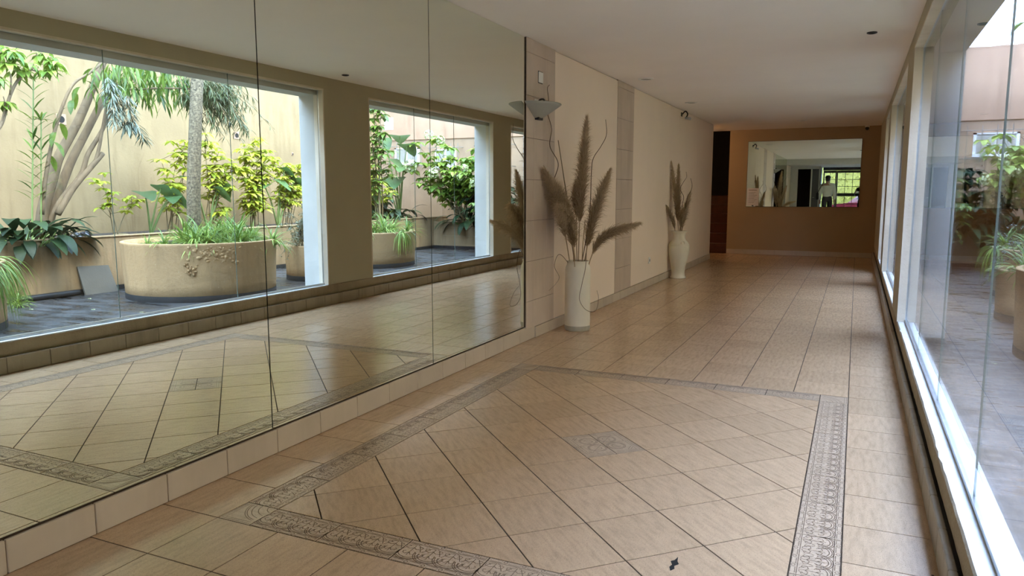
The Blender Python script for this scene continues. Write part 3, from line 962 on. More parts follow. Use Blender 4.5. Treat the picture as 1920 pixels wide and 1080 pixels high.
t_ = thing('paper_notice', (5.47, EY - 0.01, 3.15), 'white paper notice with blue-grey lines on the end wall of the courtyard', 'notice')
MB().box(5.34, 5.61, EY - 0.006, EY - 0.001, 3.15, 3.47).build('sheet', 'paper', t_)
m = MB()
for k in range(7): m.box(5.38, 5.57 - 0.04 * (k % 3), EY - 0.0075, EY - 0.006, 3.40 - k * 0.032, 3.406 - k * 0.032)
m.build('print_lines', 'ink', t_)

# barred windows in the end wall
def barred(x0, x1, z0, z1, lab):
    t_ = thing('barred_window', ((x0 + x1) / 2, EY, z0), lab, 'window', 'barred windows in the end wall')
    q_ = MB()
    for a, b_ in ((x0, x0 + 0.05), (x1 - 0.05, x1)): q_.box(a, b_, EY - 0.02, EY + 0.04, z0, z1)
    q_.box(x0, x1, EY - 0.03, EY + 0.04, z0 - 0.03, z0 + 0.03); q_.box(x0, x1, EY - 0.02, EY + 0.04, z1 - 0.03, z1)
    q_.box((x0 + x1) / 2 - 0.02, (x0 + x1) / 2 + 0.02, EY - 0.015, EY + 0.04, z0, z1)
    q_.build('window_frame', 'window_paint', t_)
    q_ = MB()
    q_.box(x0 + 0.05, x1 - 0.05, EY + 0.0, EY + 0.02, z0 + 0.03, z1 - 0.03)
    for k in range(9):
        zz = z0 + 0.06 + (z1 - z0 - 0.12) * k / 9
        q_.box(x0 + 0.05, x1 - 0.05, EY - 0.008, EY + 0.004, zz, zz + 0.02)
    q_.build('slatted_blind', 'shutter', t_)
    n_ = 5
    for k in range(n_):
        xx = x0 - 0.12 + (x1 - x0 + 0.24) * k / (n_ - 1)
        MB().tube([(xx, EY - 0.10, z0 - 0.12), (xx, EY - 0.10, z1 + 0.14)], 0.009, 6).build('bar', 'iron_bar', t_)
    for zz in (z0 - 0.06, z1 + 0.04):
        MB().tube([(x0 - 0.2, EY + 0.03, zz), (x0 - 0.16, EY - 0.10, zz), (x1 + 0.16, EY - 0.10, zz), (x1 + 0.2, EY + 0.03, zz)], 0.009, 6).build('rail', 'iron_bar', t_)
barred(1.97, 2.72, 2.20, 2.63, 'barred window nearest the hall side of the courtyard end wall')
barred(3.45, 4.05, 2.15, 2.60, 'middle barred window of the end wall, behind the hydrangea')
barred(4.55, 5.30, 2.25, 2.66, 'barred window under the paper notice, farthest from the hall')

# ------------------------------------------------------------------ plants
def spider_clump(m, c, n, L_, w_=0.022, arch=2.6, tilt=(0.35, 1.3)):
    for i in range(n):
        a = rnd(0, 2 * PI); e_ = rnd(*tilt)
        d_ = (math.cos(a) * math.cos(e_), math.sin(a) * math.cos(e_), math.sin(e_))
        m.leaf((c[0] + rnd(-0.03, 0.03), c[1] + rnd(-0.03, 0.03), c[2]), d_, L_ * rnd(0.6, 1.15), w_ * rnd(0.7, 1.2), arch * rnd(0.6, 1.1), 0.3, 6, 'strap')
SP_LAB = {}
def spider_proto(c, n, L_, label, group=None, w_=0.022, arch=2.6, tilt=(0.35, 1.3)):
    t_ = thing('spider_plant', c, label, 'spider plant', group)
    q_ = MB(); spider_clump(q_, c, n, L_, w_, arch, tilt); q_.build('leaves', 'leaf_spider', t_)
    q_ = MB(); q_.lathe(c[0], c[1], [(0.035, c[2] - 0.03), (0.03, c[2] + 0.01), (0.01, c[2] + 0.03)], 8); q_.build('crown', 'green_stem', t_)
    return t_
def copy_thing(t_, loc, rz=0.0, sc=1.0, label=None, group=None):
    c_ = t_.copy(); col.objects.link(c_)
    c_.location = vec(loc) * U; c_.rotation_euler = (0, 0, rz); c_.scale = (sc, sc, sc)
    if label: c_['label'] = label
    if group: c_['group'] = group
    for ch in list(t_.children):
        d_ = ch.copy(); col.objects.link(d_); d_.parent = c_
        for g_ in list(ch.children):
            e_ = g_.copy(); col.objects.link(e_); e_.parent = d_
    return c_
LB = 'bright green spider plant in the dense fringe of the largest round planter'
protoA = spider_proto((1.80, 7.05, 0.80), 60, 0.44, LB, 'spider plants in the largest planter', 0.024, 1.7, (0.55, 1.4))
spots = []
for k in range(13):
    a = R(128 + k * 8.8)
    spots.append((2.28 + 0.68 * math.cos(a), 7.55 + 0.68 * math.sin(a), 0.79, rnd(0.65, 0.95)))
for k in range(14):
    a = rnd(0, 2 * PI); r_ = rnd(0.2, 0.6)
    spots.append((2.28 + r_ * math.cos(a), 7.55 + r_ * math.sin(a), 0.80, rnd(0.9, 1.35)))
spots = [s_ for s_ in spots if (s_[0] - 2.28) * 0.677 - (s_[1] - 7.55) * 0.736 < 0.32]
for x, y, z, sc in spots:
    copy_thing(protoA, (x, y, z), rnd(0, 6), sc)
copy_thing(protoA, (2.36, 6.76, 0.80), 1.0, 0.55, 'small separate spider plant at the left end of the largest planter')
copy_thing(protoA, (2.10, 6.78, 0.80), 2.0, 0.75, 'lone upright spider plant second from the left in the largest planter')
copy_thing(protoA, (1.42, 8.02, 0.76), 1.4, 1.0, 'spider plant trailing over the right rim of the largest planter')
copy_thing(protoA, (3.67, 5.80, GZ + 0.05), 0.5, 0.6, 'small spider plant rooted at the foot of the raised bed by the pipe')
copy_thing(protoA, (3.30, 5.62, GZ + 0.02), 2.5, 0.55, 'small spider plant growing from the wet ground in the open')
LC = 'spider plant spilling over the medium planter beyond the pillar'
for k in range(16):
    a = R(150 + k * 13); r_ = rnd(0.45, 0.85)
    copy_thing(protoA, (2.67 + r_ * math.cos(a), 11.95 + r_ * math.sin(a), 0.71), rnd(0, 6), rnd(0.9, 1.45), LC, 'spider plants in the medium planter')
protoT = spider_proto((1.74, 11.75, 0.76), 80, 0.50, 'long trailing spider plant hanging down the front of the medium planter', None, 0.020, 4.2, (0.0, 0.9))
protoG = spider_proto((2.10, 4.62, 0.80), 150, 0.72, 'long pale grass hanging over the nearest planter', 'grasses on the nearest planter', 0.020, 3.6, (0.0, 1.0))
copy_thing(protoG, (1.85, 4.35, 0.80), 2.0, 0.9); copy_thing(protoG, (2.45, 4.75, 0.80), 4.0, 0.85)
copy_thing(protoG, (2.5, 4.2, 0.84), 1.0, 1.0); copy_thing(protoG, (1.9, 3.9, 0.80), 3.3, 0.9)

def whorl(m, p, n, L_, w_, lift=0.35, droop=1.2, shape='oval', d0=None, nn=4, mi=0):
    a0 = rnd(0, 6.28)
    for i in range(n):
        a = a0 + i * 2 * PI / n + rnd(-0.25, 0.25)
        m.leaf(p, (math.cos(a), math.sin(a), lift + rnd(-0.25, 0.25)), L_ * rnd(0.7, 1.15), w_ * rnd(0.8, 1.2), droop * rnd(0.5, 1.2), 0.18, nn, shape, mi=mi)

def shrub(name, base, tips, label, cat, leafm, L_=0.16, w_=0.075, n=7, layers=2, stem='woody_stem', sr=0.012, group=None, droop=1.2, shape='oval', extra=0, lift=0.35):
    t_ = thing(name, base, label, cat, group)
    st, lf = MB(), MB()
    st.ball((base[0], base[1], base[2] + 0.01), 0.13, 10, 6, 0, (1, 1, 0.3))
    for tp in tips:
        b0 = (base[0] + rnd(-0.1, 0.1), base[1] + rnd(-0.1, 0.1), base[2])
        mid = ((b0[0] * 0.55 + tp[0] * 0.45) + rnd(-0.06, 0.06), (b0[1] * 0.6 + tp[1] * 0.4) + rnd(-0.06, 0.06), b0[2] + (tp[2] - b0[2]) * 0.6)
        cv = bez([b0, mid, tp], 6)
        st.tube(cv, [sr * (1 - 0.6 * i / (len(cv) - 1)) for i in range(len(cv))], 6)
        for q_ in range(layers):
            p = cv[-1 - q_ * 2] if len(cv) > 2 * q_ + 1 else cv[-1]
            whorl(lf, p, n, L_ * (1 - 0.1 * q_), w_, lift, droop, shape)
        for q_ in range(extra):
            p = cv[random.randrange(len(cv) // 3, len(cv))]
            e_ = p + Vector((rnd(-0.2, 0.2), rnd(-0.2, 0.2), rnd(0.02, 0.18)))
            st.tube([p, e_], [sr * 0.5, sr * 0.3], 5)
            whorl(lf, e_, max(4, n - 2), L_ * 0.85, w_ * 0.85, lift, droop, shape)
    st.build('stems', stem, t_, smooth=True)
    lf.build('foliage', leafm, t_)
    return t_

def alocasia(base, leaves, label, group=None):
    t_ = thing('elephant_ear_plant', base, label, 'elephant ear plant', group)
    for (x, y, z, size, ang) in leaves:
        cv = bez([(base[0] + rnd(-.04, .04), base[1] + rnd(-.04, .04), base[2]), ((base[0] + x) / 2, (base[1] + y) / 2, base[2] + (z - base[2]) * 0.62), (x, y, z)], 6)
        MB().tube(cv, [0.020 - 0.011 * i / (len(cv) - 1) for i in range(len(cv))], 7).build('stalk', 'green_stem', t_, smooth=True)
        lf = MB()
        d_ = Vector((math.cos(ang) - 0.25, math.sin(ang), rnd(-0.75, 0.05))).normalized()
        b_ = vec((x, y, z)) - d_ * size * 0.3
        lf.leaf(b_, d_, size * 1.35, size * 1.15, 0.35, 0.10, 9, 'heart')
        lf.build('leaf_blade', 'leaf_alocasia', t_, smooth=True)
    return t_

# leaning multi-trunk tree in the raised bed
t_ = thing('leaning_tree', (4.2, 6.6, 0.80), 'slender multi-trunk tree leaning right in the raised bed beside the dark leaves', 'tree')
def trunk(pts, r0, r1, name='trunk', mat='bark', seg=10):
    cv = bez(pts, 6)
    MB().tube(cv, [r0 + (r1 - r0) * i / (len(cv) - 1) for i in range(len(cv))], seg).build(name, mat, t_, smooth=True)
trunk([(4.2, 6.58, 0.78), (4.2, 6.61, 1.21), (4.2, 6.80, 1.73), (4.2, 6.92, 2.02), (4.2, 7.26, 2.56), (4.2, 7.65, 3.33), (4.2, 8.0, 4.0)], 0.085, 0.045)
trunk([(4.25, 6.66, 0.78), (4.3, 6.79, 1.21), (4.3, 6.97, 1.58), (4.3, 7.16, 1.96), (4.3, 7.45, 2.43), (4.3, 8.07, 3.44), (4.3, 8.5, 4.1)], 0.075, 0.04)
trunk([(4.2, 6.62, 0.95), (4.12, 6.80, 1.35), (4.1, 7.13, 1.73), (4.1, 7.27, 2.04), (4.1, 7.49, 2.35), (4.1, 7.7, 2.7)], 0.045, 0.025)
trunk([(4.05, 6.72, 1.20), (4.05, 6.98, 1.56), (4.05, 7.25, 1.84), (4.05, 7.47, 2.06)], 0.045, 0.034, 'cut_branch')
trunk([(4.05, 7.34, 1.93), (4.05, 7.42, 2.15), (4.05, 7.50, 2.45), (4.05, 7.62, 2.9)], 0.026, 0.018, 'thin_branch')
trunk([(4.05, 6.50, 1.2), (4.0, 6.55, 1.65), (4.0, 6.66, 2.08), (4.0, 6.81, 2.52), (4.0, 7.04, 2.97), (4.0, 7.33, 3.19), (4.0, 7.7, 3.5)], 0.030, 0.014, 'thin_branch')
trunk([(4.1, 7.6, 3.2), (3.5, 7.5, 2.95), (3.0, 7.64, 2.95), (2.7, 8.1, 2.96), (2.6, 8.5, 2.85)], 0.018, 0.006, 'thin_branch')
trunk([(3.5, 7.5, 2.95), (3.1, 7.2, 2.75), (2.85, 6.9, 2.6)], 0.014, 0.006, 'thin_branch')
lf = MB()
for k in range(12):            # sparse drooping leaves on the arching branch
    f_ = k / 11; p = Vector((4.0, 6.62 + 0.75 * f_, 2.0 + 1.25 * f_ ** 0.8))
    a = rnd(0, 6.28); lf.leaf(p, (math.cos(a) * 0.6, math.sin(a), 0.1), 0.30, 0.085, 2.0, 0.15, 5, 'willow')
for k in range(430):           # dark drooping canopy leaves
    p = Vector((rnd(2.8, 3.9), rnd(7.15, 8.15), 0)); p.z = 2.72 + 0.45 * rnd(0, 1) + 0.25 * math.sin((p.y - 7.1) * 3)
    a = rnd(0, 6.28); lf.leaf(p, (math.cos(a) * 0.6, math.sin(a) * 0.6, rnd(-0.9, 0.1)), rnd(0.18, 0.30), 0.034, 1.4, 0.15, 4, 'willow')
for k in range(320):           # crown above the view
    a = rnd(0, 6.28); r_ = rnd(0, 1.1)
    p = Vector((4.2 + r_ * math.cos(a), 8.2 + r_ * math.sin(a), rnd(3.7, 4.9)))
    lf.leaf(p, (math.cos(a), math.sin(a), rnd(-0.6, 0.4)), rnd(0.2, 0.34), 0.06, 1.5, 0.15, 4, 'willow')
lf.build('dark_foliage', 'leaf_mid', t_, label='dark green drooping leaves')
lf = MB(); tw = MB()
for k in range(70):            # feathery fine foliage reaching past the rough trunk
    p0 = Vector((2.6 + rnd(-0.25, 0.25), 7.75 + rnd(0, 0.4), 2.95 + rnd(-0.15, 0.2)))
    tip = p0 + Vector((rnd(-0.2, 0.2), rnd(0.1, 0.85), rnd(-0.62, 0.2)))
    cv = bez([p0, (p0 + tip) / 2 + Vector((0, 0, 0.06)), tip], 4); tw.tube(cv, 0.0035, 4)
    for p in cv[1:]:
        for q_ in range(5):
            a = rnd(0, 6.28); lf.leaf(p, (math.cos(a), math.sin(a), rnd(-0.8, 0.5)), rnd(0.10, 0.19), 0.013, 1.2, 0.1, 3, 'willow')
lf.build('feathery_foliage', 'leaf_olive', t_, label='fine narrow olive leaves'); tw.build('twigs', 'woody_stem', t_)
lf = MB(); tw = MB()
for (x, y, z, n_) in ((2.8, 6.68, 2.95, 0), (2.8, 6.75, 2.9, 1), (2.75, 6.9, 2.75, 2)):
    cv = bez([(x, y, z), (x - 0.02, y + 0.02, z - 0.25), (x, y + 0.06 + 0.08 * n_, z - 0.55)], 8); tw.tube(cv, 0.006, 5)
    for p in cv:
        for q_ in range(9):
            a = rnd(0, 6.28); lf.leaf(p, (math.cos(a), math.sin(a), rnd(-0.5, 0.4)), rnd(0.12, 0.22), 0.016, 1.0, 0.2, 3, 'willow')
for k in range(16):
    a = rnd(0, 6.28); lf.leaf((2.8, 6.95, 2.42), (math.cos(a), math.sin(a), rnd(-1.2, 0.1)), rnd(0.18, 0.32), 0.05, 0.8, 0.2, 4, 'willow')
lf.build('silver_foliage', 'leaf_silver', t_, label='hanging silvery blue narrow leaves'); tw.build('silver_twigs', 'woody_stem', t_)

# variegated tree arching in from the left
t_ = thing('variegated_tree', (3.6, 5.3, 0.80), 'thin-branched tree with variegated yellow-green leaves at the far left of the mirror', 'tree')
trunk([(3.95, 5.2, 0.78), (3.8, 5.35, 1.5), (3.6, 5.65, 2.15), (3.6, 5.80, 2.33), (3.6, 5.93, 2.68), (3.6, 6.05, 2.89), (3.6, 6.22, 3.04), (3.6, 6.30, 3.2), (3.6, 6.4, 3.6)], 0.028, 0.010)
trunk([(3.6, 6.22, 3.04), (3.6, 6.37, 3.02), (3.6, 6.55, 3.08)], 0.010, 0.006, 'twig')
trunk([(3.6, 5.93, 2.68), (3.5, 5.90, 2.88), (3.5, 5.88, 3.05)], 0.012, 0.006, 'twig')
trunk([(3.6, 5.80, 2.33), (3.55, 5.83, 2.55), (3.55, 5.82, 2.66)], 0.012, 0.006, 'twig')
lf = MB()
for p in ((3.6, 5.84, 2.60), (3.5, 5.88, 3.05), (3.5, 5.98, 3.12), (3.6, 6.08, 3.0), (3.6, 6.35, 3.22), (3.6, 6.52, 3.16), (3.6, 6.42, 3.05), (3.5, 5.92, 3.22), (3.6, 6.2, 3.35), (3.6, 6.4, 3.6), (3.55, 5.72, 2.9), (3.5, 5.65, 3.2)):
    whorl(lf, p, 8, 0.22, 0.07, 0.3, 1.5)
    for q_ in range(3): whorl(lf, (p[0] + rnd(-.15, .15), p[1] + rnd(-.12, .12), p[2] + rnd(-.08, .12)), 5, 0.2, 0.06, 0.2, 1.5)
lf.build('foliage', 'leaf_fresh', t_)

# oleander stems
t_ = thing('oleander', (4.0, 6.35, 0.80), 'two straight thin oleander stems with narrow paired leaves before the yellow wall', 'shrub')
lf = MB()
for (y0, y1, zt) in ((6.34, 6.50, 2.97), (6.46, 6.56, 2.45)):
    trunk([(4.0, y0 - 0.03, 0.78), (4.0, y0, 1.22), (4.0, y1, zt)], 0.014, 0.008, 'stem', 'green_stem', 6)
    z = 1.4
    while z < zt:
        yy_ = y0 + (y1 - y0) * (z - 1.22) / (zt - 1.22); a = rnd(0, 3.1)
        for s_ in (0, PI):
            lf.leaf((4.0, yy_, z), (math.cos(a + s_) * 0.7, math.sin(a + s_), 1.1), 0.26, 0.036, 0.5, 0.2, 4, 'willow')
        z += 0.13
    whorl(lf, (4.0, y1, zt), 9, 0.24, 0.03, 0.9, 0.9, 'willow')
lf.build('foliage', 'leaf_mid', t_)

# dark cast-iron plant clump at the foot of the tree
def aspidistra(c, n, L_, label, spread=0.35, group=None):
    t_ = thing('cast_iron_plant', c, label, 'leafy plant', group)
    lf = MB(); st = MB()
    for i in range(n):
        a = rnd(0, 6.28); r_ = rnd(0, spread)
        b_ = Vector((c[0] + r_ * math.cos(a), c[1] + 1.25 * r_ * math.sin(a), c[2]))
        e_ = rnd(0.35, 1.2); d_ = Vector((math.cos(a) * math.cos(e_), math.sin(a) * math.cos(e_), math.sin(e_)))
        h_ = rnd(0.05, 0.28); st.tube([b_, b_ + d_ * h_], 0.009, 5)
        lf.leaf(b_ + d_ * h_, d_, L_ * rnd(0.7, 1.1), 0.17 * rnd(0.7, 1.1), 1.9 * rnd(0.6, 1.1), 0.14, 7, 'willow')
    st.build('stems', 'green_stem', t_); lf.build('leaves', 'leaf_dark', t_, smooth=True)
aspidistra((4.0, 6.20, 0.80), 85, 0.52, 'large dark green glossy leaf clump at the foot of the leaning trunks', 0.38)
aspidistra((2.70, 16.5, 0.70), 60, 0.60, 'dark glossy leaf clump hanging over the end bed by the pillar', 0.42)
aspidistra((1.75, 16.45, 0.70), 70, 0.62, 'dark glossy leaf clump in the end bed on the hall side', 0.45)
aspidistra((4.3, 15.0, 0.80), 60, 0.55, 'dark low leaf clump in the raised bed near the courtyard corner', 0.5)

alocasia((4.6, 8.65, 0.80), [(4.5, 8.50, 1.50, 0.36, 3.6), (4.55, 8.86, 1.57, 0.34, 1.2), (4.6, 9.14, 1.49, 0.42, 1.5), (4.4, 8.95, 1.42, 0.28, 4.0)], 'elephant ear plant with flat wide leaves, left of the rough tall trunk')
alocasia((4.7, 9.95, 0.80), [(4.7, 9.60, 1.75, 0.32, 3.4), (4.6, 10.1, 1.55, 0.36, 1.4), (4.7, 10.35, 1.60, 0.30, 1.0)], 'elephant ear plant just right of the rough tall trunk')
alocasia((4.7, 11.75, 0.80), [(4.7, 11.4, 1.65, 0.30, 4.4), (4.6, 11.75, 1.72, 0.30, 3.0), (4.7, 12.0, 1.95, 0.34, 1.5), (4.7, 12.3, 1.75, 0.36, 1.2)], 'elephant ear plant among the lime green leaves near the pillar')
alocasia((4.5, 15.9, 0.80), [(4.72, 15.6, 2.78, 0.42, 4.0), (4.25, 15.6, 2.86, 0.50, 0.8), (4.05, 15.6, 2.62, 0.45, 1.2), (4.34, 15.5, 2.25, 0.40, 3.2), (4.1, 15.5, 2.12, 0.44, 4.6), (4.75, 15.6, 1.80, 0.42, 3.5), (4.35, 15.5, 1.83, 0.50, 4.4)], 'tallest elephant ear plant, wide leaves below the paper notice')

# lime green shrubs along the yellow wall
def lime(base, pts, label, **kw):
    shrub('lime_leaved_shrub', base, pts, label, 'shrub', 'leaf_lime', group='lime green shrubs', **{**kw, 'extra': kw.get('extra', 1) * 4, 'layers': kw['layers'] + 1, 'n': 9, 'droop': 0.7, 'lift': 0.12, 'w_': kw['w_'] * 0.85, 'sr': 0.010})
lime((4.8, 8.25, 0.80), [(4.8, 7.97, 1.67), (4.75, 8.10, 1.50), (4.8, 8.62, 1.38)], 'small sparse lime green shrub in front of the bare yellow wall, leftmost', L_=0.17, w_=0.09, n=7, layers=1)
lime((4.8, 9.25, 0.80), [(4.8, 9.10, 2.05), (4.8, 9.40, 1.66), (4.7, 9.55, 2.38), (4.75, 9.75, 2.30), (4.7, 9.15, 1.60), (4.8, 9.6, 1.9), (4.8, 9.5, 1.35)], 'lime green shrub partly behind the rough tall trunk', L_=0.22, w_=0.10, n=8, layers=2)
lime((4.8, 10.1, 0.80), [(4.8, 10.05, 2.38), (4.7, 10.25, 2.15), (4.75, 10.5, 2.0), (4.8, 10.45, 1.75), (4.7, 10.1, 1.85), (4.8, 10.7, 1.95), (4.8, 10.4, 1.2)], 'lime green shrub just right of the rough tall trunk', L_=0.22, w_=0.10, n=8, layers=2, extra=2)
lime((4.8, 11.2, 0.80), [(4.8, 10.95, 2.32), (4.75, 11.35, 2.50), (4.75, 11.2, 2.25), (4.8, 11.6, 2.2), (4.7, 10.8, 1.9), (4.8, 11.5, 1.75), (4.7, 11.15, 1.75), (4.8, 11.3, 1.4), (4.7, 11.0, 1.3)], 'tallest lime green shrub, behind the mirror joint', L_=0.25, w_=0.11, n=8, layers=2, extra=2)
lime((4.8, 12.1, 0.80), [(4.8, 11.8, 2.15), (4.75, 12.15, 2.1), (4.8, 12.5, 1.95), (4.7, 12.0, 1.75), (4.8, 12.7, 2.05), (4.7, 12.3, 1.5), (4.8, 12.7, 1.6), (4.7, 11.9, 1.35)], 'lime green shrub next to the white pillar', L_=0.23, w_=0.10, n=8, layers=2, extra=2)
lime((4.4, 14.3, 0.80), [(4.0, 14.1, 1.88), (3.75, 14.0, 1.72), (3.5, 14.0, 1.48), (4.3, 14.1, 1.7), (4.1, 14.0, 1.4), (4.4, 14.4, 2.1)], 'lime green shrub low in the second garden window, left side', L_=0.24, w_=0.10, n=8, layers=2, extra=2)
shrub('broadleaf_shrub', (3.15, 13.1, 0.10), [(3.18, 13.0, 3.2), (3.0, 13.0, 3.08), (3.1, 13.0, 2.85), (3.22, 13.0, 2.55), (3.15, 13.0, 2.2), (3.3, 13.0, 3.0), (3.25, 13.1, 1.9), (2.95, 13.0, 2.7)],
      'tall glossy mid-green shrub at the left edge of the second garden window', 'shrub', 'leaf_mid', L_=0.24, w_=0.10, n=9, layers=2, extra=4, sr=0.016)
t_ = thing('slender_tree', (3.25, 12.3, 0.73), 'slender tree whose leafy branch tip hangs against the sky at the top right', 'tree')
trunk([(3.25, 12.3, 0.70), (3.28, 12.35, 1.8), (3.2, 12.3, 3.0), (3.0, 12.1, 4.2)], 0.035, 0.018)
trunk([(3.08, 12.2, 3.7), (2.6, 11.9, 3.95), (2.1, 11.6, 3.80), (1.82, 11.45, 3.62)], 0.014, 0.005, 'twig')
lf = MB()
for p in ((1.82, 11.45, 3.62), (1.98, 11.5, 3.72), (2.2, 11.6, 3.84), (2.5, 11.8, 3.93), (2.9, 12.1, 4.0), (3.0, 12.1, 4.2), (3.2, 12.2, 4.1)):
    whorl(lf, p, 6, 0.30, 0.075, 0.1, 1.2, 'willow')
lf.build('foliage', 'leaf_mid', t_)
# hydrangea with pale flower heads in the end bed
tips = [(3.95, 15.7, 2.0), (3.9, 15.8, 2.7), (3.37, 15.7, 2.72), (2.9, 15.7, 2.55), (3.65, 15.6, 2.2), (3.05, 15.6, 2.2), (2.48, 15.7, 2.2), (2.4, 15.6, 1.75), (3.35, 15.6, 1.85), (2.77, 15.6, 1.72), (3.3, 15.6, 1.6), (2.26, 15.8, 2.5), (2.1, 15.5, 2.3), (2.3, 15.3, 1.95), (2.6, 15.4, 2.0), (2.1, 15.4, 1.7), (3.6, 15.5, 1.7), (2.9, 15.5, 2.0)]
hy = shrub('hydrangea', (3.0, 16.45, 0.70), tips, 'big hydrangea with pale green flower heads before the barred windows', 'shrub', 'leaf_fresh', L_=0.25, w_=0.15, n=7, layers=3, extra=7, sr=0.012)
def flower(p, r_):
    q_ = MB()
    for i in range(60):
        a = rnd(0, 6.28); e_ = rnd(-0.9, 1.5)
        d_ = Vector((math.cos(a) * math.cos(e_), math.sin(a) * math.cos(e_), math.sin(e_)))
        c_ = vec(p) + d_ * r_
        for k in range(4):
            s_ = d_.orthogonal().normalized(); s_.rotate(Quaternion(d_, k * PI / 2 + a))
            q_.leaf(c_, s_ + d_ * 0.3, r_ * 0.28, r_ * 0.24, 0.2, 0.1, 2, 'oval', d_)
    q_.build('flower_head', 'petal', hy)
for p, r_ in (((3.86, 15.45, 2.12), 0.16), ((3.37, 15.5, 2.86), 0.11), ((3.05, 15.5, 2.72), 0.10), ((2.42, 15.35, 1.86), 0.10), ((3.2, 15.4, 1.95), 0.12), ((2.25, 15.2, 2.05), 0.09), ((1.95, 15.1, 1.72), 0.10)):
    flower(p, r_)
shrub('dark_leaved_shrub', (2.1, 16.5, 0.70), [(1.5, 15.9, 1.6), (1.7, 15.8, 1.9), (2.0, 15.7, 1.5), (2.3, 15.8, 1.75), (2.5, 15.9, 1.35), (1.9, 15.6, 1.2), (2.2, 15.5, 1.1), (1.3, 15.8, 1.3), (2.6, 16.0, 1.7), (1.6, 15.5, 1.0)], 'dark broad-leaved shrub under the hydrangea in the end bed', 'shrub', 'leaf_dark', L_=0.34, w_=0.16, n=7, layers=3, extra=3)
shrub('dark_leaved_shrub', (4.45, 14.6, 0.80), [(4.4, 14.4, 1.6), (4.2, 14.3, 1.3), (4.0, 14.2, 1.1), (4.5, 14.2, 1.9), (4.3, 14.0, 1.0), (3.95, 14.5, 1.35)], 'dark broad-leaved shrub at the courtyard corner under the elephant ear plant', 'shrub', 'leaf_dark', L_=0.32, w_=0.15, n=7, layers=3, extra=3)
# grey-leaved drooping bush in the small planter
t_ = thing('grey_leaved_bush', (1.95, 9.45, 0.62), 'bush of tiny grey-green leaves drooping over the small planter', 'bush')
lf = MB(); st = MB()
for k in range(80):
    a = rnd(0, 6.28); b_ = Vector((1.95 + rnd(-0.3, 0.3), 9.5 + rnd(-0.3, 0.3), 0.62))
    up_ = rnd(0.1, 0.85); out = rnd(0.1, 0.5)
    tp = b_ + Vector((math.cos(a) * out, math.sin(a) * out, up_ - out * 0.6))
    cv = bez([b_, b_.lerp(tp, 0.6) + Vector((0, 0, 0.15)), tp], 5); st.tube(cv, 0.004, 4)
    for p in cv[2:]:
        for q_ in range(4):
            a2 = rnd(0, 6.28); lf.leaf(p + Vector((rnd(-.02, .02), rnd(-.02, .02), rnd(-.02, .02))), (math.cos(a2), math.sin(a2), rnd(-0.3, 0.8)), 0.05, 0.024, 0.6, 0.2, 2)
lf.build('foliage', 'leaf_greybush', t_); st.build('stems', 'woody_stem', t_)
# trunk in the big planter
t_ = thing('rough_trunk_tree', (2.40, 7.57, 0.80), 'tree with a straight rough speckled trunk standing in the largest planter', 'tree')
trunk([(2.40, 7.55, 0.76), (2.40, 7.58, 1.5), (2.40, 7.66, 2.3), (2.40, 7.76, 3.2), (2.40, 7.82, 4.2), (2.40, 7.84, 4.9)], 0.098, 0.070, 'trunk', 'palm_bark', 14)
lf = MB(); st = MB()
for k in range(14):
    a = k * 2 * PI / 14 + rnd(-0.1, 0.1)
    cv = bez([(2.40, 7.84, 4.85), (2.40 + 0.5 * math.cos(a), 7.84 + 0.5 * math.sin(a), 5.15), (2.40 + 1.0 * math.cos(a), 7.84 + 1.0 * math.sin(a), 4.85)], 8)
    st.tube(cv, [0.02 - 0.002 * i for i in range(len(cv))][:len(cv)] if len(cv) < 10 else 0.008, 5)
    for p in cv[2:]:
        whorl(lf, p, 5, 0.22, 0.05, 0.1, 1.4, 'willow')
st.build('fronds', 'green_stem', t_); lf.build('foliage', 'leaf_olive', t_)
# greenery beyond the second and third windows, below the barred windows
shrub('hedge_bush', (1.35, 14.9, 0.10), [(1.35 + rnd(-.3, .35), 14.9 + rnd(-.4, .4), rnd(0.7, 1.75)) for k in range(16)], 'dense dark green bush low beside the second garden window pillar', 'bush', 'leaf_mid', L_=0.2, w_=0.09, n=7, layers=2, extra=1)
#@HALL

# ================================================================== THINGS IN THE HALL
random.seed(5)
# tall cylindrical vase
VX, VY = -2.72, 7.60
t_ = thing('floor_vase', (VX, VY, 0), 'tall cream cylindrical floor vase with crackled base, at the end of the mirrors', 'vase')
MB().lathe(VX, VY, [(0.128, 0.0), (0.134, 0.02), (0.138, 0.06), (0.140, 0.10), (0.139, 0.40), (0.138, 0.66), (0.134, 0.69), (0.122, 0.715), (0.116, 0.73), (0.118, 0.75), (0.122, 0.762), (0.114, 0.764), (0.108, 0.74), (0.115, 0.70), (0.118, 0.4), (0.110, 0.1)], 48).build('body', 'vase_glaze', t_, smooth=True)
MB().lathe(VX, VY, [(0.1345, 0.006), (0.1395, 0.03), (0.1400, 0.050), (0.1385, 0.058)], 48, cap0=False, cap1=False).build('worn_base', 'vase_worn', t_, smooth=True)
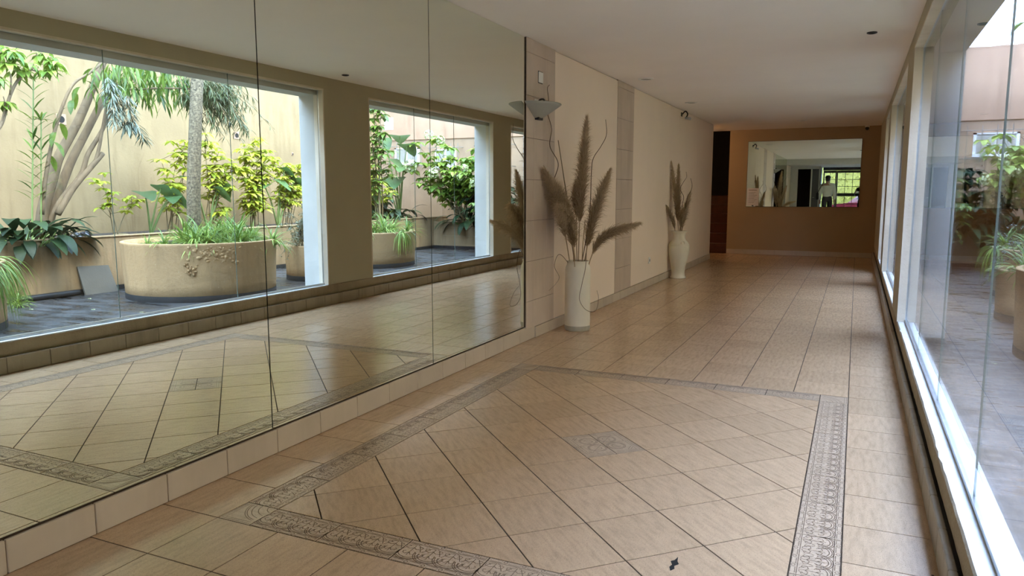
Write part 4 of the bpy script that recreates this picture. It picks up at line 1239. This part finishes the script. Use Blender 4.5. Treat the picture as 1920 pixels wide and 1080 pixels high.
# amphora vase
AX, AY = -2.80, 13.05
t_ = thing('floor_vase', (AX, AY, 0), 'cream amphora floor vase with small ring handles, farther down the hall', 'vase')
MB().lathe(AX, AY, [(0.135, 0.0), (0.137, 0.018), (0.118, 0.04), (0.112, 0.10), (0.122, 0.20), (0.155, 0.33), (0.180, 0.45), (0.187, 0.53), (0.180, 0.585), (0.150, 0.635), (0.118, 0.665), (0.108, 0.70), (0.106, 0.76), (0.112, 0.80), (0.138, 0.815), (0.142, 0.83), (0.122, 0.832), (0.095, 0.78), (0.095, 0.70), (0.13, 0.6), (0.15, 0.45)], 48).build('body', 'vase_glaze', t_, smooth=True)
MB().lathe(AX, AY, [(0.1815, 0.575), (0.1845, 0.58), (0.1815, 0.586)], 48, cap0=False, cap1=False).build('shoulder_ring', 'vase_glaze', t_, smooth=True)
for s_, a0 in ((1, -0.9), (-1, 2.24)):
    c_ = Vector((AX + math.cos(a0) * 0.155, AY + math.sin(a0) * 0.155, 0.625))
    u_ = Vector((-math.sin(a0), math.cos(a0), 0)); w_ = Vector((0, 0, 1)); q_ = MB()
    ring = [c_ + u_ * 0.032 * math.cos(R(k * 24)) + w_ * 0.032 * math.sin(R(k * 24)) for k in range(16)]
    q_.tube(ring, 0.013, 8); q_.build('ring_handle', 'vase_glaze', t_, smooth=True)

def plume(base, mid, tip, start, width, n, label, group, seed, name='pampas_stem', sr=0.006):
    """one dried pampas stem: straw stalk and a feathery plume from 'start' (0..1) to the tip"""
    random.seed(seed)
    t_ = thing(name, base, label, 'pampas grass', group)
    cv = bez([base, mid, tip], 16); N = len(cv)
    MB().tube(cv[:int(N * min(1, start + 0.25))], sr, 6).build('stalk', 'straw', t_, smooth=True)
    m = MB()
    def at(f_):
        x = f_ * (N - 1); i = min(int(x), N - 2); return cv[i].lerp(cv[i + 1], x - i), (cv[i + 1] - cv[i]).normalized()
    for k in range(n):
        f_ = start + (1 - start) * (random.random() ** 0.85)
        p, d_ = at(min(f_, 0.999))
        g_ = (f_ - start) / (1 - start)
        prof = min(1.0, 0.50 + 1.3 * g_) * (1 - 0.85 * g_ ** 5)
        a = rnd(0, 6.283); s_ = d_.orthogonal().normalized(); s_.rotate(Quaternion(d_, a))
        wild = random.random()
        L_ = rnd(0.07, 0.17) * (0.7 + width * 3.4) * (1 - 0.55 * g_ ** 2) * (1.15 if wild > 0.85 else 1)
        spread = (rnd(0.2, 0.8) if wild < 0.6 else rnd(0.6, 1.35)) * prof * width * 9
        dir_ = (d_ * 1.0 + s_ * spread).normalized()
        p0 = p + s_ * rnd(0, 0.3) * width * prof - d_ * 0.02
        p1 = p0 + dir_ * L_ * 0.55
        dir2 = (dir_ * 0.8 + s_ * 0.25 * spread + Vector((0, 0, -rnd(0.3, 1.1)))).normalized()
        p2 = p1 + dir2 * L_ * 0.5 * rnd(0.6, 1.1)
        w_ = rnd(0.0012, 0.0026); q_ = dir_.cross(Vector((rnd(-1, 1), rnd(-1, 1), rnd(-1, 1)))).normalized() * w_
        m.add([p0 - q_, p0 + q_, p1 + q_ * 0.9, p1 - q_ * 0.9, p2], [(0, 1, 2, 3), (3, 2, 4)], 0, min(1, max(0, 0.25 + 0.55 * g_ + rnd(-0.3, 0.3))))
    m.build('plume', 'pampas_fibre', t_)
    return t_
G1 = 'pampas stems in the cylindrical vase'; G2 = 'pampas stems in the amphora vase'
B = (VX, VY, 0.70)
def b_(dx, dy): return (VX + dx, VY + dy, 0.45)
plume(b_(0.0, 0.0), (-2.70, 7.60, 1.35), (-2.64, 7.60, 2.28), 0.42, 0.105, 3200, 'tallest upright pampas plume in the cylindrical vase', G1, 1)
plume(b_(-0.03, -0.03), (-2.84, 7.40, 1.25), (-2.93, 7.12, 1.74), 0.36, 0.115, 2600, 'pampas plume leaning left against the stone strip, highest of the left ones', G1, 2)
plume(b_(-0.02, 0.03), (-2.80, 7.52, 1.2), (-2.90, 7.30, 1.62), 0.42, 0.12, 2400, 'dense pampas plume behind the left side of the bunch', G1, 3)
plume(b_(0.0, -0.04), (-2.70, 7.32, 1.12), (-2.72, 6.98, 1.37), 0.34, 0.125, 2800, 'lowest left pampas plume drooping forward over the cylindrical vase', G1, 4)
plume(b_(0.03, 0.03), (-2.60, 7.68, 1.15), (-2.43, 7.78, 1.74), 0.34, 0.11, 2600, 'pampas plume leaning right in the cylindrical vase, above the drooping one', G1, 5)
plume(b_(0.04, 0.0), (-2.50, 7.68, 0.98), (-2.10, 7.80, 1.17), 0.36, 0.085, 2200, 'pampas plume drooping far out to the right of the cylindrical vase', G1, 6)
plume(b_(-0.02, 0.05), (-2.78, 7.70, 1.2), (-2.80, 7.74, 1.62), 0.55, 0.085, 1500, 'short rounded pampas plume behind the tallest one', G1, 7)
for k, (dx, dy, h_) in enumerate(((0.05, -0.03, 1.15), (-0.05, 0.02, 1.1), (0.02, 0.06, 1.2))):
    tt = thing('dry_stalk', b_(dx, dy), 'bare straw stalk among the pampas in the cylindrical vase', 'dry stalk', 'bare stalks in the cylindrical vase')
    MB().tube(bez([b_(dx, dy), (VX + dx * 1.3, VY + dy * 1.3, 0.9), (VX + dx * 1.9, VY + dy * 1.9, h_)], 5), 0.005, 6).build('stalk', 'straw', tt, smooth=True)
def twig(name, pts, r_, label, cat='twig', group=None, mat='curly_twig'):
    cv = bez(pts, 8)
    MB().tube(cv, [r_ * (1 - 0.5 * i / (len(cv) - 1)) for i in range(len(cv))], 6).build(name, mat, label=label, cat=cat, group=group, smooth=True)
twig('bamboo_cane', [(VX, VY, 0.5), (-2.80, 7.56, 1.2), (-2.93, 7.52, 2.05)], 0.009, 'straight thin brown cane standing left of the tallest plume', 'cane', mat='woody_stem')
twig('curly_twig', [(VX, VY, 0.5), (-2.82, 7.55, 1.2), (-2.90, 7.50, 1.44), (-2.95, 7.45, 1.60), (-2.90, 7.45, 1.80), (-2.96, 7.36, 1.98), (-2.95, 7.38, 2.16), (-2.955, 7.27, 2.32), (-2.955, 7.30, 2.45), (-2.955, 7.27, 2.56), (-2.950, 7.31, 2.60)], 0.0055, 'long wavy twig rising behind the wall lamp')
twig('curly_twig', [(VX, VY, 0.5), (-2.62, 7.66, 1.2), (-2.60, 7.66, 1.72), (-2.58, 7.66, 1.86), (-2.50, 7.66, 1.98), (-2.44, 7.66, 2.10), (-2.45, 7.66, 2.26)], 0.0055, 'wavy twig curling right of the tallest plume')
twig('curly_twig', [(VX + 0.06, VY, 0.66), (-2.60, 7.52, 0.86), (-2.585, 7.46, 0.70), (-2.62, 7.45, 0.52), (-2.64, 7.44, 0.36), (-2.57, 7.46, 0.25), (-2.48, 7.50, 0.24), (-2.48, 7.60, 0.36), (-2.52, 7.66, 0.44)], 0.0035, 'thin tendril hanging in a loop down the front of the cylindrical vase')
twig('curly_twig', [(VX - 0.05, VY, 0.66), (-2.86, 7.42, 0.84), (-2.90, 7.36, 0.72), (-2.86, 7.40, 0.60), (-2.90, 7.40, 0.52), (-2.955, 7.34, 0.45)], 0.003, 'thin tendril curling left of the cylindrical vase')
def a_(dx, dy): return (AX + dx, AY + dy, 0.6)
plume(a_(0, 0), (-2.86, 13.04, 1.3), (-2.955, 12.98, 2.02), 0.30, 0.075, 1800, 'tallest left pampas plume in the amphora vase, touching the wall', G2, 11)
plume(a_(0.01, 0.02), (-2.84, 13.1, 1.3), (-2.86, 13.12, 1.98), 0.30, 0.085, 1800, 'tall middle pampas plume in the amphora vase', G2, 12)
plume(a_(0.03, 0.0), (-2.73, 13.1, 1.1), (-2.64, 13.12, 1.50), 0.28, 0.08, 1400, 'short right pampas plume in the amphora vase', G2, 13)
plume(a_(-0.03, -0.04), (-2.88, 12.92, 1.0), (-2.955, 12.70, 1.28), 0.34, 0.06, 1100, 'low left pampas plume in the amphora vase', G2, 14)
plume(a_(0.02, -0.02), (-2.75, 12.98, 1.02), (-2.71, 12.9, 1.22), 0.34, 0.10, 1400, 'short bushy pampas plume at the mouth of the amphora vase', G2, 15)
twig('curly_twig', [(AX, AY, 0.6), (-2.76, 13.05, 1.25), (-2.74, 13.05, 1.42), (-2.80, 13.05, 1.55), (-2.76, 13.05, 1.66), (-2.70, 13.05, 1.76), (-2.71, 13.05, 1.85)], 0.006, 'wavy twig left of two above the amphora vase')
twig('curly_twig', [(AX, AY, 0.6), (-2.70, 13.05, 1.2), (-2.68, 13.05, 1.40), (-2.62, 13.05, 1.52), (-2.60, 13.05, 1.62), (-2.63, 13.05, 1.74)], 0.006, 'wavy twig right of two above the amphora vase')

# wall lamp: half-bowl uplighter
t_ = thing('wall_lamp', (-2.968, 7.02, 2.22), 'pale fan-shaped half-bowl wall lamp beside the mirror edge', 'wall lamp')
m = MB(); seg = 28; prof = [(0.055, 2.235), (0.10, 2.255), (0.20, 2.31), (0.275, 2.355), (0.300, 2.372), (0.298, 2.378), (0.27, 2.368), (0.19, 2.33), (0.09, 2.28), (0.04, 2.262)]
vs = []
for r_, z in prof:
    for k in range(seg + 1):
        a = -PI / 2 + PI * k / seg
        vs.append((-2.968 + 0.80 * r_ * math.cos(a), 7.02 + r_ * math.sin(a), z))
F = [(i * (seg + 1) + k, i * (seg + 1) + k + 1, (i + 1) * (seg + 1) + k + 1, (i + 1) * (seg + 1) + k) for i in range(len(prof) - 1) for k in range(seg)]
m.add(vs, F); m.build('bowl', 'sconce_white', t_, smooth=True)
MB().bbox(-2.968, -2.92, 6.965, 7.075, 2.218, 2.245, 0.004).build('base_cap', 'black_plastic', t_)
MB().bbox(-2.968, -2.958, 6.96, 7.08, 2.24, 2.42, 0.003).build('back_plate', 'white_plastic', t_)
MB().tube(bez([(-2.95, 7.0, 2.36), (-2.93, 7.0, 2.41), (-2.90, 7.03, 2.42), (-2.89, 7.05, 2.38)], 4), 0.010, 8).build('lamp_holder', 'black_plastic', t_, smooth=True)
t_ = thing('blank_plate', (-2.965, 7.11, 2.60), 'small white rectangular blank plate above the wall lamp', 'wall plate')
MB().bbox(-2.968, -2.958, 7.055, 7.165, 2.595, 2.70, 0.003).build('cover', 'white_plastic', t_)
MB().box(-2.9682, -2.9675, 7.048, 7.172, 2.588, 2.707).build('painted_shadow', 'black_gap', t_)  # thin black sheet painting a shadow line round the cover
# socket and cable, camera bracket, cctv
t_ = thing('wall_socket', (-2.97, 11.66, 0.39), 'small white socket low on the wall between the two vases', 'socket')
MB().bbox(-2.972, -2.960, 11.61, 11.71, 0.37, 0.47, 0.004).build('cover', 'white_plastic', t_)
MB().box(-2.9601, -2.9585, 11.645, 11.675, 0.40, 0.44).build('socket_face', 'black_gap', t_)
t_ = thing('camera_bracket', (-2.97, 13.75, 2.84), 'small dark camera bracket at the top of the left wall', 'camera')
MB().bbox(-2.972, -2.955, 13.71, 13.79, 2.86, 2.93, 0.003).build('wall_plate', 'black_plastic', t_)
MB().tube(bez([(-2.955, 13.75, 2.90), (-2.90, 13.75, 2.95), (-2.86, 13.75, 2.90), (-2.88, 13.75, 2.84)], 5), 0.012, 8).build('arm', 'black_plastic', t_, smooth=True)
MB().tube([(-2.90, 13.75, 2.83), (-2.80, 13.72, 2.81)], [0.02, 0.028], 10).build('lens_tube', 'aluminium', t_, smooth=True)
t_ = thing('security_camera', (0.12, 18.75, 2.86), 'small black dome camera high on the right of the end wall', 'camera')
MB().lathe(0.12, 18.76, [(0.05, 2.985), (0.05, 2.95), (0.03, 2.94)], 16).build('mount', 'white_plastic', t_)
MB().ball((0.12, 18.74, 2.92), 0.042, 14, 10).build('camera_ball', 'black_plastic', t_, smooth=True)
# cable cover line on the far panel joint
t_ = thing('end_wall_mirror', (-1.2, 18.84, 1.16), 'wide unframed mirror hanging on the brown end wall', 'mirror')
def quadbox(P, y0, y1, mat, name):
    m = MB(); v_ = [(x, y0, z) for x, z in P] + [(x, y1, z) for x, z in P]
    m.add(v_, [(3, 2, 1, 0), (4, 5, 6, 7)] + [(i, (i + 1) % 4, 4 + (i + 1) % 4, 4 + i) for i in range(4)]); m.build(name, mat, t_)
P = [(-2.445, 1.156), (0.032, 1.166), (0.035, 2.705), (-2.440, 2.700)]
quadbox(P, 18.834, 18.842, 'mirror_glass_far', 'mirror_glass')
quadbox([(-2.452, 1.150), (0.038, 1.160), (0.041, 2.711), (-2.447, 2.706)], 18.8425, 18.849, 'mirror_black_edge', 'backing')
t_ = thing('paper_notice', (-2.28, 18.83, 1.17), 'white printed paper notice stuck on the lower left corner of the end wall mirror', 'notice')
MB().box(-2.425, -2.155, 18.8305, 18.8335, 1.175, 1.595).build('sheet', 'paper', t_)
m = MB()
for k in range(9):
    m.box(-2.39, -2.20 - 0.03 * (k % 3), 18.8297, 18.8305, 1.545 - k * 0.034 - (0.02 if k else 0), 1.551 - k * 0.034 - (0.02 if k else 0) + (0.006 if k == 0 else 0))
m.build('print_lines', 'ink', t_)
MB().bbox(-2.31, -2.27, 18.829, 18.8335, 1.165, 1.19, 0.001).build('clip', 'black_plastic', t_)
#@PEOPLE

# ================================================================== PEOPLE (seen only in the end mirror) AND THE STREET OUTSIDE THE ENTRANCE
def skin_obj(name, verts, edges, radii, mat, parent, loc, levels=2, root=0):
    me = bpy.data.meshes.new(name)
    me.from_pydata([((v[0] - loc[0]) * U, (v[1] - loc[1]) * U, (v[2] - loc[2]) * U) for v in verts], edges, [])
    me.materials.append(MATS[mat])
    o = bpy.data.objects.new(name, me); col.objects.link(o); o.parent = parent
    sk = o.modifiers.new('skin', 'SKIN'); sk.use_smooth_shade = True
    lay = me.skin_vertices[0].data
    for i, r_ in enumerate(radii):
        rr = r_ if hasattr(r_, '__len__') else (r_, r_)
        lay[i].radius = (rr[0] * U, rr[1] * U)
        lay[i].use_root = (i == root)
    sb = o.modifiers.new('smooth', 'SUBSURF'); sb.levels = levels; sb.render_levels = levels
    return o

def person(loc, yaw, H, arms, label, shirt, trousers, stride=0.0):
    """arms: {'L': (elbow, wrist, finger_dir, curl), 'R': ...} in body axes (right, forward, up), fractions of H"""
    t_ = thing('person', loc, label, 'person')
    ca, sa = math.cos(yaw), math.sin(yaw)
    def W(p):
        x, y, z = p[0] * H, p[1] * H, p[2] * H
        return (loc[0] + x * ca - y * sa, loc[1] + x * sa + y * ca, loc[2] + z)
    V, E_, Rr = [], [], []
    def add(p, r_, prev=None):
        V.append(W(p)); Rr.append((r_[0] * H, r_[1] * H) if hasattr(r_, '__len__') else r_ * H)
        if prev is not None: E_.append((prev, len(V) - 1))
        return len(V) - 1
    pel = add((0, 0, 0.53), (0.082, 0.062)); bel = add((0, 0.003, 0.60), (0.074, 0.056), pel); chest = add((0, 0, 0.70), (0.090, 0.062), bel)
    up_ = add((0, -0.004, 0.785), (0.080, 0.052), chest); nk = add((0, 0.0, 0.835), 0.034, up_); nk2 = add((0, 0.006, 0.862), 0.033, nk)
    h1 = add((0, 0.012, 0.895), (0.044, 0.054), nk2); h2 = add((0, 0.006, 0.935), (0.048, 0.060), h1); h3 = add((0, 0.0, 0.968), (0.036, 0.044), h2)
    ns = add((0, 0.068, 0.915), 0.008, h1)                      # nose
    for s_ in (-1, 1): add((s_ * 0.052, 0.0, 0.920), 0.009, h1)  # ears
    legs = {}
    for s_, key in ((-1, 'L'), (1, 'R')):
        f_ = stride * s_
        hp = add((s_ * 0.052, 0, 0.50), 0.058, pel); kn = add((s_ * 0.055, 0.012 + f_ * 0.5, 0.285), 0.036, hp)
        cf = add((s_ * 0.056, f_ * 0.7 - 0.008, 0.20), 0.034, kn); an = add((s_ * 0.057, f_, 0.045), 0.021, cf)
        ft = add((s_ * 0.060, f_ + 0.045, 0.022), 0.020, an); add((s_ * 0.064, f_ + 0.095, 0.016), 0.015, ft)
        legs[key] = (hp, kn, cf, an)
    armv = {}
    for s_, key in ((-1, 'L'), (1, 'R')):
        el, wr, fd, curl = arms[key]
        sh = add((s_ * 0.105, 0, 0.795), 0.034, up_); e_ = add(el, 0.024, sh); w_ = add(wr, 0.016, e_)
        d_ = Vector(fd).normalized(); sd = Vector((1, 0, 0)) if abs(d_.x) < 0.8 else Vector((0, 0, 1))
        sd = (sd - d_ * sd.dot(d_)).normalized(); nm = d_.cross(sd) * (1 if s_ > 0 else -1)
        pc = Vector(wr) + d_ * 0.030; palm = add(pc, (0.020, 0.011), w_)
        for k, ln in enumerate((0.036, 0.042, 0.039, 0.031)):
            b0 = pc + d_ * 0.018 + sd * (-0.015 + 0.010 * k); a1 = add(b0, 0.0052, palm)
            b1 = b0 + (d_ * math.cos(curl * 0.6) + nm * math.sin(curl * 0.6)) * ln * 0.5; a2 = add(b1, 0.0048, a1)
            b2 = b1 + (d_ * math.cos(curl * 1.7) + nm * math.sin(curl * 1.7)) * ln * 0.5; add(b2, 0.0042, a2)
        tb = pc - d_ * 0.010 + sd * (-0.020 if s_ > 0 else 0.020); a1 = add(tb, 0.0062, palm)
        add(tb + (d_ * 0.7 + sd * (-0.6 if s_ > 0 else 0.6) + nm * 0.4).normalized() * 0.030, 0.0050, a1)
        armv[key] = (sh, e_, w_, el, wr)
    skin_obj('body', V, E_, Rr, 'skin', t_, loc)
    # clothes follow the body
    def garment(name, idxs, edges, grow, mat):
        V2 = [V[i] for i in idxs]; R2 = [((Rr[i][0] if hasattr(Rr[i], '__len__') else Rr[i]) + grow * H, (Rr[i][1] if hasattr(Rr[i], '__len__') else Rr[i]) + grow * H) for i in idxs]
        m_ = {v_: k for k, v_ in enumerate(idxs)}
        return skin_obj(name, V2, [(m_[a], m_[b]) for a, b in edges], R2, mat, t_, loc)
    sL, eL, wL = armv['L'][:3]; sR, eR, wR = armv['R'][:3]
    garment('shirt', [chest, bel, pel, up_, nk, sL, eL, wL, sR, eR, wR], [(chest, bel), (bel, pel), (chest, up_), (up_, nk), (up_, sL), (sL, eL), (eL, wL), (up_, sR), (sR, eR), (eR, wR)], 0.015, shirt)
    l_, r_ = legs['L'], legs['R']
    garment('trousers', [pel, bel, *l_, *r_], [(pel, bel), (pel, l_[0]), (l_[0], l_[1]), (l_[1], l_[2]), (l_[2], l_[3]), (pel, r_[0]), (r_[0], r_[1]), (r_[1], r_[2]), (r_[2], r_[3])], 0.006, trousers)
    for s_ in (-1, 1):
        f_ = stride * s_
        q_ = MB(); cv = [W((s_ * 0.060, f_ + y, z)) for y, z in ((-0.035, 0.026), (0.0, 0.030), (0.05, 0.024), (0.10, 0.018), (0.118, 0.012))]
        q_.tube(cv, [0.020 * H, 0.028 * H, 0.026 * H, 0.022 * H, 0.010 * H], 12); q_.build('shoe', 'shoe_leather', t_, smooth=True)
        q_ = MB(); q_.ball(W((s_ * 0.019, 0.058, 0.931)), 0.0075 * H, 10, 8); q_.build('eye', 'eye_white', t_, smooth=True)
    q_ = MB(); q_.ball(W((0, -0.012, 0.950)), 0.056 * H, 18, 12, 0, (0.98, 1.08, 0.86)); q_.ball(W((0, -0.022, 0.918)), 0.046 * H, 16, 10, 0, (1.0, 0.9, 1.0)); q_.build('hair', 'black_hair', t_, smooth=True)
    q_ = MB(); q_.tube([W((-0.014, 0.067, 0.893)), W((0, 0.071, 0.8915)), W((0.014, 0.067, 0.893))], 0.003 * H, 6); q_.build('mouth', 'skin', t_)
    return W, t_
down = (0.0, 0.05, -1)
W1, p1 = person((-1.30, -0.75, 0), PI, 2.30, {'L': ((-0.135, -0.02, 0.64), (-0.135, 0.03, 0.50), down, 0.5), 'R': ((0.138, 0.0, 0.64), (0.140, 0.05, 0.49), down, 0.5)},
                'person walking away in a white shirt and dark trousers, seen in the end mirror', 'white_shirt', 'dark_trousers', 0.05)
bag = MB()
c = W1((0.155, -0.01, 0.60))
bag.bbox(c[0] - 0.12, c[0] - 0.02, c[1] - 0.16, c[1] + 0.16, c[2] - 0.22, c[2] + 0.10, 0.03)
tb = thing('shoulder_bag', (c[0] - 0.07, c[1], c[2] - 0.22), 'dark shoulder bag hanging at the side of the person in the white shirt', 'bag')
bag.build('bag_body', 'dark_jacket', tb)
s0 = W1((0.085, 0.0, 0.842))
MB().tube(bez([(c[0] - 0.07, c[1] + 0.13, c[2] + 0.08), (s0[0] - 0.01, s0[1] + 0.05, s0[2] + 0.0), (s0[0] - 0.01, s0[1] - 0.05, s0[2] + 0.0), (c[0] - 0.07, c[1] - 0.13, c[2] + 0.08)], 6), 0.014, 8).build('strap', 'dark_jacket', tb, smooth=True)
yw = R(24.788)
PL = (0.22, -0.52, 0.0); PH = 2.08
def inv(p):   # world survey point -> body axes of the photographer
    x, y, z = p[0] - PL[0], p[1] - PL[1], p[2]
    return ((x * math.cos(yw) + y * math.sin(yw)) / PH, (-x * math.sin(yw) + y * math.cos(yw)) / PH, z / PH)
rv = Vector((math.cos(yw), math.sin(yw), 0)); fv = Vector((-math.sin(yw), math.cos(yw), 0))
ctr = Vector((0, 0, 1.5)) - fv * 0.035
hl = inv(ctr - rv * 0.13 - fv * 0.06 - Vector((0, 0, 0.04))); hr = inv(ctr + rv * 0.13 - fv * 0.06 - Vector((0, 0, 0.04)))
W2, p2 = person(PL, yw, PH, {'L': ((-0.13, 0.07, 0.66), hl, (0.5, 0.5, 0.5), 1.2), 'R': ((0.10, 0.08, 0.655), hr, (-0.5, 0.5, 0.5), 1.2)},
                'person in dark clothes holding a phone at the end mirror edge', 'dark_jacket', 'dark_trousers')
tp = thing('phone', tuple(ctr), 'phone held up by the person in dark clothes', 'phone')
m = MB()
a_ = ctr - rv * 0.095 - Vector((0, 0, 0.046)); b_2 = rv * 0.19; c_2 = Vector((0, 0, 0.092)); d_2 = -fv * 0.010
v_ = [a_, a_ + b_2, a_ + b_2 + c_2, a_ + c_2]; v_ = v_ + [p + d_2 for p in v_]
m.add(v_, [(0, 1, 2, 3), (7, 6, 5, 4), (0, 4, 5, 1), (1, 5, 6, 2), (2, 6, 7, 3), (3, 7, 4, 0)]); m.build('phone_body', 'aluminium', tp)

# street side
random.seed(9)
MB().box(-9, 0.8, -22, YF - 0.15, -0.3, -0.02).build('ground_street', 'street_ground', kind='structure')
m = MB(); m.box(-9, -2.6, -9.2, -9.0, -0.02, 3.2); m.build('wall_street', 'brick_wall', kind='structure')
t_ = thing('street_hedge', (-0.9, -8.2, -0.02), 'sunlit yellow-green hedge outside the entrance doors, seen in the end mirror', 'hedge')
m = MB()
for k in range(5200):
    p = (rnd(-2.9, 1.0), rnd(-8.7, -7.7), rnd(0.5, 4.6)); whorl(m, p, 1, 0.16, 0.09, rnd(-0.5, 0.8), 0.6, 'oval', None, 2)
m.box(-2.9, 1.0, -8.6, -7.95, 0.4, 4.5)
m.build('foliage', 'leaf_hedge', t_)
m = MB()
for k in range(8): m.tube([(-2.7 + k * 0.5, -8.2, -0.02), (-2.6 + k * 0.5, -8.2 + rnd(-.2, .2), 1.2)], 0.03, 7)
m.build('stems', 'woody_stem', t_)
MB().box(-2.8, 1.0, -8.5, -7.9, -0.02, 0.25).build('bed_kerb', 'concrete_slab', t_)
# parked car
def car(cx, cyy):
    t_ = thing('parked_car', (cx, cyy, -0.02), 'dark red parked car outside, glimpsed through the lower door panes', 'car')
    prof = [(-2.3, 0.32), (-2.35, 0.62), (-2.2, 0.82), (-1.35, 0.95), (-0.75, 1.42), (0.75, 1.45), (1.45, 1.02), (2.25, 0.92), (2.35, 0.62), (2.3, 0.32)]
    m = MB(); n_ = len(prof); w_ = 0.95
    vs = [(cx + x * 1.0, cyy + s_ * w_ * (0.82 if z > 1.2 else 1.0), z) for s_ in (-1, 1) for x, z in prof]
    m.add(vs, [list(range(n_)), [n_ + i for i in range(n_)][::-1]] + [(i, n_ + i, n_ + (i + 1) % n_, (i + 1) % n_) for i in range(n_)])
    m.build('car_body', 'car_paint', t_)
    for s_ in (-1, 1):
        q_ = MB(); yy_ = cyy + s_ * w_ * 0.93
        q_.add([(cx - 1.15, yy_ + s_ * 0.03, 1.0), (cx - 0.70, yy_ - s_ * 0.05, 1.36), (cx + 0.68, yy_ - s_ * 0.05, 1.38), (cx + 1.20, yy_ + s_ * 0.03, 1.03)], [(0, 1, 2, 3)]); q_.build('side_window', 'car_glass', t_)
        for x in (-1.45, 1.45):
            MB().tube([(cx + x, cyy + s_ * (w_ - 0.2), 0.33), (cx + x, cyy + s_ * (w_ + 0.01), 0.33)], 0.33, 20).build('wheel', 'tyre', t_)
car(0.9, -6.3)
for o in bpy.data.objects:
    if '_loc' in o: del o['_loc']
